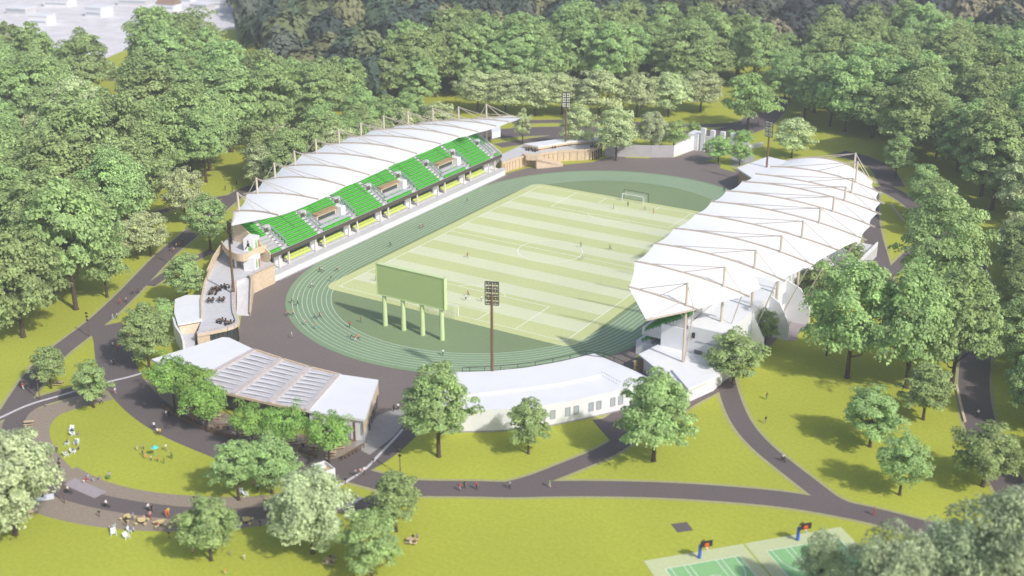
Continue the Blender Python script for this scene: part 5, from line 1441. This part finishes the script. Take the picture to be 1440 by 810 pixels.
SOLO = [
  (-80.4, -99.11, 34.3, 'F', 'tall layered broadleaf tree with visible trunk at the edge of the left forest', 0.85),
  (-77.43, -117.46, 27.5, 'F', 'broad tree with bare lower trunk on the lawn at the left edge', 0.95),
  (-79.97, -89.37, 19.3, 'A', 'slimmer tree right behind the tall layered one by the left path', 0.9),
  (-49.48, -132.72, 10.2, 'a', 'small round tree on the lawn left of the white kerb arc', 1.0),
  (-34.38, -134.24, 10.6, 'a', 'small round tree at the upper tip of the ring lawn by the kerb', 1.0),
  (-38.83, -114.33, 15.9, 'A', 'full tree between the shaded path and the club building', 1.0),
  (-50.56, -98.09, 9.2, 'a', 'slender tree against the white side wall of the club building', 0.75),
  (-58.21, -82.82, 14.1, 'A', 'dense round tree at the rear corner of the club terrace', 1.05),
  (-94.75, -65.04, 12.5, 'R', 'left of two trees on the grass by the upper left path', 1.0),
  (-93.43, -61.54, 12.9, 'R', 'right of two trees on the grass by the upper left path', 1.0),
  (-105.82, -35.64, 17.3, 'R', 'tree with a bare trunk beside the road left of the canopy tip', 0.9),
  (-82.5, -49.39, 16.4, 'A', 'dark round tree close to the near end of the left canopy', 1.0),
  (17.45, -146.21, 12.5, 'a', 'left of the paired trees at the right of the ring lawn', 1.0),
  (21.18, -141.29, 11.9, 'a', 'right of the paired trees at the right of the ring lawn', 1.05),
  (26.92, -163.27, 12.2, 'a', 'round tree on the lower border of the ring path', 1.05),
  (40.24, -152.66, 16.1, 'B', 'large pale sage tree beside the ring path at the lower centre', 0.95),
  (-7.87, -175.24, 20.5, 'B', 'large pale sage tree cut by the left edge of the picture', 0.92),
  (53.52, -153.59, 13.2, 'a', 'tree at the bottom edge left of the centre picnic table', 1.0),
  (48.3, -139.69, 12.1, 'a', 'tree standing over the path junction right of the pale tree', 1.0),
  (39.64, -113.74, 19.6, 'A', 'large open tree before the left end of the curved white building', 1.05),
  (54.03, -103.64, 11.8, 'a', 'small tree alone on the front lawn before the white building', 0.95),
  (76.25, -93.4, 19.7, 'A', 'large open tree before the right end of the curved white building', 1.05),
  (76.57, -53.35, 12.9, 'a', 'wide tree at the fork of paths below the right stand', 1.25),
  (75.34, -30.51, 9.6, 'a', 'small tree against the rear wall of the right stand', 0.8),
  (79.27, -4.34, 14.4, 'a', 'tree close behind the right stand columns', 1.0),
  (76.76, 29.28, 9.2, 'a', 'little tree under the rear edge of the right canopy', 0.9),
  (96.93, -37.14, 28.4, 'A', 'big open crowned tree on the lawn behind the right stand', 0.92),
  (109.48, -35.35, 28.7, 'A', 'left of two large trees beside the right road', 0.85),
  (117.97, -30.17, 28.7, 'A', 'right of two large trees beside the right road', 0.85),
  (116.56, -48.63, 13.0, 'a', 'small tree below the two large ones by the right road', 1.1),
  (110.5, -65.85, 12.9, 'a', 'wide tree on the right lawn with a short bare trunk', 1.2),
  (120.63, -81.28, 12.8, 'a', 'tree on the right lawn with a leaning round crown', 0.95),
  (133.11, -70.08, 13.0, 'a', 'wide tree on the verge of the road at the right edge', 1.25),
  (103.84, 10.65, 31.9, 'A', 'large tree behind the fork of the paths right of the canopy', 0.9),
  (89.26, -28.1, 10.7, 'a', 'tree partly hidden left of the big open crowned one', 0.8),
  (-67.34, 97.74, 13.4, 'K', 'cone shaped sage tree at the far tip of the left canopy', 0.8),
  (-44.38, 97.9, 16.7, 'R', 'sage tree behind the far floodlight mast', 0.95),
  (-26.58, 93.39, 18.8, 'R', 'sage tree standing before the grey retaining wall', 0.95),
  (-21.57, 111.86, 14.7, 'B', 'pale cream tree above the grey retaining wall', 0.85),
  (-14.77, 116.03, 11.6, 'S', 'bright green small tree above the retaining wall end', 1.1),
  (-15.9, 136.44, 6.5, 'S', 'bright green small tree left of the gateway pillars', 1.0),
  (-2.93, 158.07, 22.8, 'S', 'round bright green tree beside the far road', 1.05),
  (5.93, 107.98, 10.4, 'S', 'shrub tree in front of the gateway pillars', 1.1),
  (12.61, 111.03, 8.6, 'S', 'shrub tree beside the dark service patch', 1.1),
  (4.93, 133.8, 6.7, 'S', 'low shrub tree behind the white garden wall', 1.2),
  (-2.28, 139.96, 4.3, 'S', 'low shrub tree behind the last gateway pillar', 1.0),
  (24.92, 129.23, 14.7, 'R', 'tree at the far corner of the right canopy', 1.15),
  (131.01, -126.03, 19.4, 'D', 'grey green tree with its crown at the bottom edge right of the courts', 0.85),
  (144.94, -116.53, 24.7, 'D', 'tallest grey green tree in the lower right corner', 0.85),
  (118.86, -121.79, 13.0, 'D', 'small grey green tree beside the right basketball court', 0.6),
  (137.98, -118.71, 18.6, 'D', 'grey green tree between its neighbours in the lower right corner', 0.85),
]
for x, y, h, kind, lb, w in SOLO: tree(x, y, h, kind, lb, None, w)
for x, y, h, lb in [
  (-18.83, -126.29, 11.8, 'leftmost bright green terrace tree by the white pavilion roof corner'),
  (-13.73, -125.46, 11.1, 'second bright green terrace tree from the left'),
  (-6.24, -129.69, 10.7, 'bright green terrace tree at the fence below the left pair'),
  (6.7, -130.48, 9.7, 'left of the two bright green terrace trees before the pergola'),
  (13.6, -128.29, 10.0, 'right of the two bright green terrace trees before the pergola'),
  (22.77, -126.65, 10.2, 'bright green terrace tree by the white pavilion wall and leaning rail'),
]:
    tree(x, y, h, 'C', lb, 'bright green trees on the cafe terrace', .82)
ROW = [
  (-106.56, 128.13, 15.9),
  (-95.73, 131.95, 16.2),
  (-84.52, 136.03, 16.7),
  (-75.86, 142.73, 15.8),
  (-60.45, 145.26, 17.7),
  (-48.7, 155.21, 16.6),
  (-37.79, 161.89, 16.6),
  (-30.23, 176.34, 15.4),
]
for x, y, h in ROW: tree(x, y, h*1.05, 'R', 'sage green tree in the clipped row beyond the far road', 'sage trees in a row beyond the far road', 1.3)

# forest zones: world polygons, trees on a jittered grid
def inside(p, poly):
    c = False; j = len(poly)-1
    for i in range(len(poly)):
        if (poly[i][1] > p[1]) != (poly[j][1] > p[1]) and p[0] < (poly[j][0]-poly[i][0])*(p[1]-poly[i][1])/(poly[j][1]-poly[i][1])+poly[i][0]: c = not c
        j = i
    return c
frnd = random.Random(21)
def forest(poly, step, hmin, hmax, kinds, label, group, avoid=(), limit=999):
    xs = [p[0] for p in poly]; ys = [p[1] for p in poly]; n = 0; row = 0
    y = min(ys)
    while y < max(ys):
        x = min(xs)+(step/2 if row % 2 else 0)
        while x < max(xs):
            p = (x+frnd.uniform(-.36,.36)*step, y+frnd.uniform(-.36,.36)*step)
            if inside(p, poly) and all((p[0]-a[0])**2+(p[1]-a[1])**2 > a[2]**2 for a in avoid) and n < limit:
                k = kinds[frnd.randrange(len(kinds))]; h = frnd.uniform(hmin, hmax)
                if k in 'RB': h *= .8
                tree(p[0], p[1], h, k, label, group, frnd.uniform(.85,1.15)); n += 1
            x += step
        y += step*.86; row += 1
    return n
solo_av = [(s_[0], s_[1], 7) for s_ in SOLO]
FZ = {'left': [(-96.05, -121.82), (-90.18, -114.13), (-89.46, -101.9), (-95.08, -88.05), (-94.81, -78.68), (-110.01, -57.72), (-112.23, -42.67), (-114.8, -29.92), (-125.55, -3.21), (-123.31, 9.64), (-139.18, 47.87), (-138.82, 63.59), (-137.75, 79.31), (-133.84, 92.19), (-140.4, 104.57), (-169.74, 100.93), (-174.45, 76.76), (-197.15, 84.12), (-242.83, 124.09), (-273.53, 123.57), (-290.29, 87.88), (-299.2, 60.35), (-312.93, 28.12)], 'far': [(-130.75, 94.08), (-132.59, 109.36), (-121.25, 133.61), (-113.02, 153.8), (-87.37, 169.53), (-63.44, 188.89), (-40.25, 211.07), (-25.55, 223.32), (-26.71, 239.26), (-45.53, 275.03), (-91.51, 246.8), (-129.23, 217.86), (-154.59, 183.66), (-151.19, 127.3)], 'right': [(-6.18, 201.2), (10.14, 176.44), (22.57, 164.91), (33.68, 164.38), (43.5, 153.98), (61.47, 132.67), (74.12, 118.94), (87.26, 101.98), (97.71, 76.55), (103.81, 84.02), (133.04, 98.14), (99.11, 358.07), (63.82, 342.19), (22.64, 320.81), (-9.49, 291.39), (-24.02, 240.92)], 'edge': [(106.63, 82.0), (114.74, 52.48), (122.64, 16.82), (127.55, -13.71), (131.27, -35.9), (138.34, -52.92), (146.12, -66.92), (153.96, -62.14), (133.04, 98.14)], 'mid': [(58.79, 136.16), (73.78, 111.34), (86.58, 85.12), (98.16, 55.51), (89.84, 57.3), (75.48, 86.42)]}
OPEN = [(-263.34, 80.71, 20), (-231.93, 51.28, 24), (-206.03, 24.89, 20), (-179.91, 0.61, 14), (-166.0, 103.22, 14), (-148.37, -50.44, 12), (-187.42, -29.58, 11), (-184.77, 37.91, 11), (38.5, 153.2, 16), (-115.71, -13.5, 10), (-131.48, -35.98, 9), (-122.08, -30.23, 6), (-101.96, -13.73, 12)]
av = solo_av+[tuple(o) for o in OPEN]
cnt = [forest(FZ['left'], 15.8, 21, 35, 'FFFAFRFFA', 'mid green tree packed in the forest left of and behind the left stand', 'trees of the left forest', av),
 forest(FZ['far'], 14.5, 22, 33, 'FFFFA', 'tall mid green tree in the dense belt behind the sage tree row', 'trees of the far forest belt', av),
 forest(FZ['right'], 15.6, 20, 33, 'FFFFFARF', 'mid green tree in the deep forest beyond the right stand', 'trees of the right forest', av),
 forest(FZ['edge'], 9.0, 13, 19, 'AAAR', 'green tree in the strip along the right edge beyond the road', 'trees along the right edge', av),
 forest(FZ['mid'], 13, 14, 18, 'AA', 'green tree between the paths just right of the right stand canopy', 'trees right of the right canopy', av)]
cnt.append(forest([(-118,-22),(-90,-22),(-92,20),(-86,48),(-80,82),(-120,95)], 13, 15, 22, 'AFRR', 'tree close behind the back of the left canopy', 'trees behind the left canopy', av))
print('forest', cnt)

# ------------------------------------------------------------------ far wood, far town
import numpy as np
def far_wood(name, label, P, cell, cols, seed):
    rnd = random.Random(seed); base = []
    for k in range(380):
        v = Vector((rnd.gauss(0,1), rnd.gauss(0,1), rnd.gauss(0,1))).normalized()
        if v.z < -.3: v.z = -v.z
        nz = 1+.35*noise.noise(v*2.1)
        p = Vector((v.x*5.6*nz, v.y*5.6*nz, 6.5+v.z*6.0*nz)); nrm = (v+Vector((rnd.uniform(-.5,.5),rnd.uniform(-.5,.5),rnd.uniform(-.2,.6)))).normalized()
        t1 = nrm.cross(Vector((rnd.gauss(0,1),rnd.gauss(0,1),.3))).normalized(); t2 = nrm.cross(t1); q = rnd.uniform(.7,1.2)
        for s_ in (-t1, -t2*.7, t1, t2*.7): base.append(tuple(p+s_*q))
    base = np.array(base); V = []; K = []
    xs = [p[0] for p in P]; ys = [p[1] for p in P]; y = min(ys)
    while y < max(ys):
        x = min(xs)
        while x < max(xs):
            px, py = x+rnd.uniform(-.45,.45)*cell, y+rnd.uniform(-.45,.45)*cell
            if inside((px, py), P):
                a = rnd.uniform(0,6.28); ca, sa = math.cos(a), math.sin(a); w = rnd.uniform(1.2,2.0); h = rnd.uniform(1.2,2.3)
                b = base.copy(); xx = (b[:,0]*ca-b[:,1]*sa)*w+px; yy = (b[:,0]*sa+b[:,1]*ca)*w+py
                V.append(np.stack([xx, yy, b[:,2]*h], 1)); c = rnd.choice(cols); u = rnd.uniform(.7,1.35)
                K.append(np.tile(np.array([c[0]*u, c[1]*u, c[2]*u, 1.]), (len(base), 1)))
            x += cell
        y += cell
    V = np.concatenate(V).astype(np.float32); K = np.concatenate(K).astype(np.float32); n = len(V)
    me = bpy.data.meshes.new(name); me.vertices.add(n); me.vertices.foreach_set('co', V.ravel())
    me.loops.add(n); me.loops.foreach_set('vertex_index', np.arange(n, dtype=np.int32))
    me.polygons.add(n//4); me.polygons.foreach_set('loop_start', np.arange(0, n, 4, dtype=np.int32))
    me.update(calc_edges=True)
    at = me.color_attributes.new('tree_kind', 'FLOAT_COLOR', 'POINT'); at.data.foreach_set('color', K.ravel())
    m = bpy.data.materials.get('far_foliage')
    if not m:
        m = mat('far_foliage', (.1,.1,.1), .95); nt = m.node_tree
        a_ = nt.nodes.new('ShaderNodeAttribute'); a_.attribute_name = 'tree_kind'; nt.links.new(a_.outputs['Color'], nt.nodes['Principled BSDF'].inputs['Base Color'])
    me.materials.append(m)
    tag(link(name, me), label, 'wood', None, 'stuff')
WG = [(-457.23, 359.02), (-355.13, 256.3), (-275.57, 178.98), (-206.91, 116.98), (-158.36, 100.65), (-139.86, 111.99), (-148.68, 174.79), (-126.8, 213.66), (-52.91, 266.64), (-171.85, 535.26)]
WB = [(-171.85, 535.26), (-52.91, 266.64), (65.11, 335.28), (97.94, 367.05), (32.42, 661.41)]
far_wood('far_wood', 'dark mottled green and olive wood far behind the tree belt', WG, 16, [(0.083,0.128,0.075),(0.060,0.090,0.068),(0.150,0.180,0.083),(0.210,0.217,0.105),(0.112,0.135,0.105),(0.075,0.105,0.090)], 3)
far_wood('far_wood', 'dark brownish wood far behind the right forest', WB, 16, [(0.140,0.143,0.095),(0.095,0.105,0.081),(0.076,0.098,0.081),(0.217,0.195,0.122),(0.115,0.128,0.081),(0.064,0.075,0.075)], 4)
struct(sheet(MB(), [(-353.86, -11.95), (-297.07, 69.98), (-335.4, 164.61), (-323.37, 220.82), (-545.87, 452.27), (-835.93, 272.69)], .03).build('town_ground', mat('town_ground', (.70, .67, .68), .9, .12, .12, 5)))
TOWN = [
  (-465.54, 194.18, 14, 9, 0.2, 'low pale house at the far upper left corner'),
  (-467.04, 223.84, 16, 10, 0.3, 'pale flat roofed far house near the top left'),
  (-419.0, 211.15, 12, 10, 0.1, 'white far house with a tall block beyond the left forest'),
  (-432.87, 251.26, 18, 9, 0.4, 'long pale far house at the top left'),
  (-399.66, 246.76, 12, 8, 0.2, 'far house with a brown roof at the top left'),
  (-410.42, 271.54, 10, 7, 0.3, 'far house with a dark gable at the top edge'),
  (-386.56, 260.95, 12, 9, 0.15, 'white far house beside the dark wood'),
  (-382.41, 272.84, 9, 7, 0.5, 'white far house nearest the dark far wood'),
  (-423.75, 174.85, 12, 8, 0.25, 'pale far house just above the left forest crowns'),
  (-361.65, 202.47, 13, 8, 0.2, 'pale far house behind the left forest top'),
]
brown_roof = mat('brown_roof', (.30,.20,.14), .8, .1, .5)
for k, (x, y, w, d, rz, lb) in enumerate(TOWN):
    e = empty('far_house', (x, y, 0), lb, 'house', 'houses beyond the left forest', rz)
    h = 3+(k*7 % 3)
    MB().box(-w/2,w/2,-d/2,d/2,0,h).build('wall', white if k % 3 else grey, e)
    if k in (4,5):
        mb = MB(); q = [(-w/2-.5,-d/2-.5,h),(w/2+.5,-d/2-.5,h),(w/2+.5,d/2+.5,h),(-w/2-.5,d/2+.5,h)]; r0, r1 = (-w/2,0,h+3), (w/2,0,h+3)
        mb.face([q[0],q[1],r1,r0]); mb.face([q[2],q[3],r0,r1]); mb.face([q[1],q[2],r1]); mb.face([q[3],q[0],r0]); mb.build('roof', brown_roof, e)
    else: MB().box(-w/2-.4,w/2+.4,-d/2-.4,d/2+.4,h+.01,h+.5).build('roof', whiteroof, e)
    MB().box(-w/2+1,w/2-1,-d/2-.06,-d/2-.01,1.4,2.4).build('window_row', paleglass, e)
x, y = (-229.92, 53.93)
e = empty('parked_car', (x, y, 0), 'white car half hidden among the left forest by the open grass', 'car', None, .4)
MB().prism([(-2.1,-.85),(2.1,-.85),(2.1,.85),(-2.1,.85)], .3, .85).prism([(-1.3,-.75),(.9,-.75),(.9,.75),(-1.3,.75)], .86, 1.45).build('body', white, e)
for sx in (-1.3,1.3):
    for sy in (-.82,.82): MB().tube([(sx,sy-.1,.32),(sx,sy+.1,.32)], .32, 10).build('wheel', rubber, e)

# ------------------------------------------------------------------ light, sky, camera
SUN = Vector((.961, -.276, 0)).normalized(); EL = R(40.5)
sd = Vector((SUN.x*math.cos(EL), SUN.y*math.cos(EL), math.sin(EL)))
l = bpy.data.lights.new('sun', 'SUN'); l.energy = 3.75; l.angle = R(2.0); l.color = (1, .965, .92)
lo = bpy.data.objects.new('sun', l); COL.objects.link(lo); lo.rotation_euler = sd.to_track_quat('Z', 'Y').to_euler()
w = bpy.data.worlds.new('World'); sc.world = w; w.use_nodes = True
nt = w.node_tree; sky = nt.nodes.new('ShaderNodeTexSky'); sky.sky_type = 'NISHITA'; sky.sun_disc = False
sky.sun_elevation = EL; sky.sun_rotation = math.atan2(sd.x, sd.y); sky.dust_density = 2.0; sky.ozone_density = .6
bg = nt.nodes['Background']; bg.inputs[1].default_value = .15; nt.links.new(sky.outputs[0], bg.inputs[0])
hz = MB().box(-900, 700, -420, 1000, -1.0, 150).build('haze', [])
m = bpy.data.materials.new('haze_air'); m.use_nodes = True; n_ = m.node_tree
n_.nodes.remove(n_.nodes['Principled BSDF']); pv = n_.nodes.new('ShaderNodeVolumePrincipled')
pv.inputs['Color'].default_value = (.93, .96, .98, 1); pv.inputs['Density'].default_value = .00026; pv.inputs['Anisotropy'].default_value = .0
n_.links.new(pv.outputs[0], n_.nodes['Material Output'].inputs['Volume']); hz.data.materials.append(m); hz['kind'] = 'stuff'; hz['label'] = 'thin pale haze in the air over the park'
cam = bpy.data.cameras.new('camera'); cam.lens = 44.2403; cam.sensor_width = 36; cam.clip_end = 4000; cam.clip_start = 1
co = bpy.data.objects.new('camera', cam); COL.objects.link(co)
Rv, Uv, Fv = ((0.854856, 0.518863, 0.001063), (-0.191804, 0.314102, 0.929813), (-0.482112, 0.79506, -0.368032))
co.matrix_world = Matrix(((Rv[0],Uv[0],-Fv[0],164.26),(Rv[1],Uv[1],-Fv[1],-291.69),(Rv[2],Uv[2],-Fv[2],121.28),(0,0,0,1)))
sc.camera = co
vs = sc.view_settings; vs.view_transform = 'Standard'; vs.look = 'None'; vs.gamma = 1; vs.exposure = 0.03; vs.use_curve_mapping = False
sc.cycles.max_bounces = 6; sc.cycles.diffuse_bounces = 4; sc.cycles.transmission_bounces = 3
sc.cycles.filter_width = 1.5
cam.dof.use_dof = True; cam.dof.focus_distance = 335; cam.dof.aperture_fstop = .0442/.9
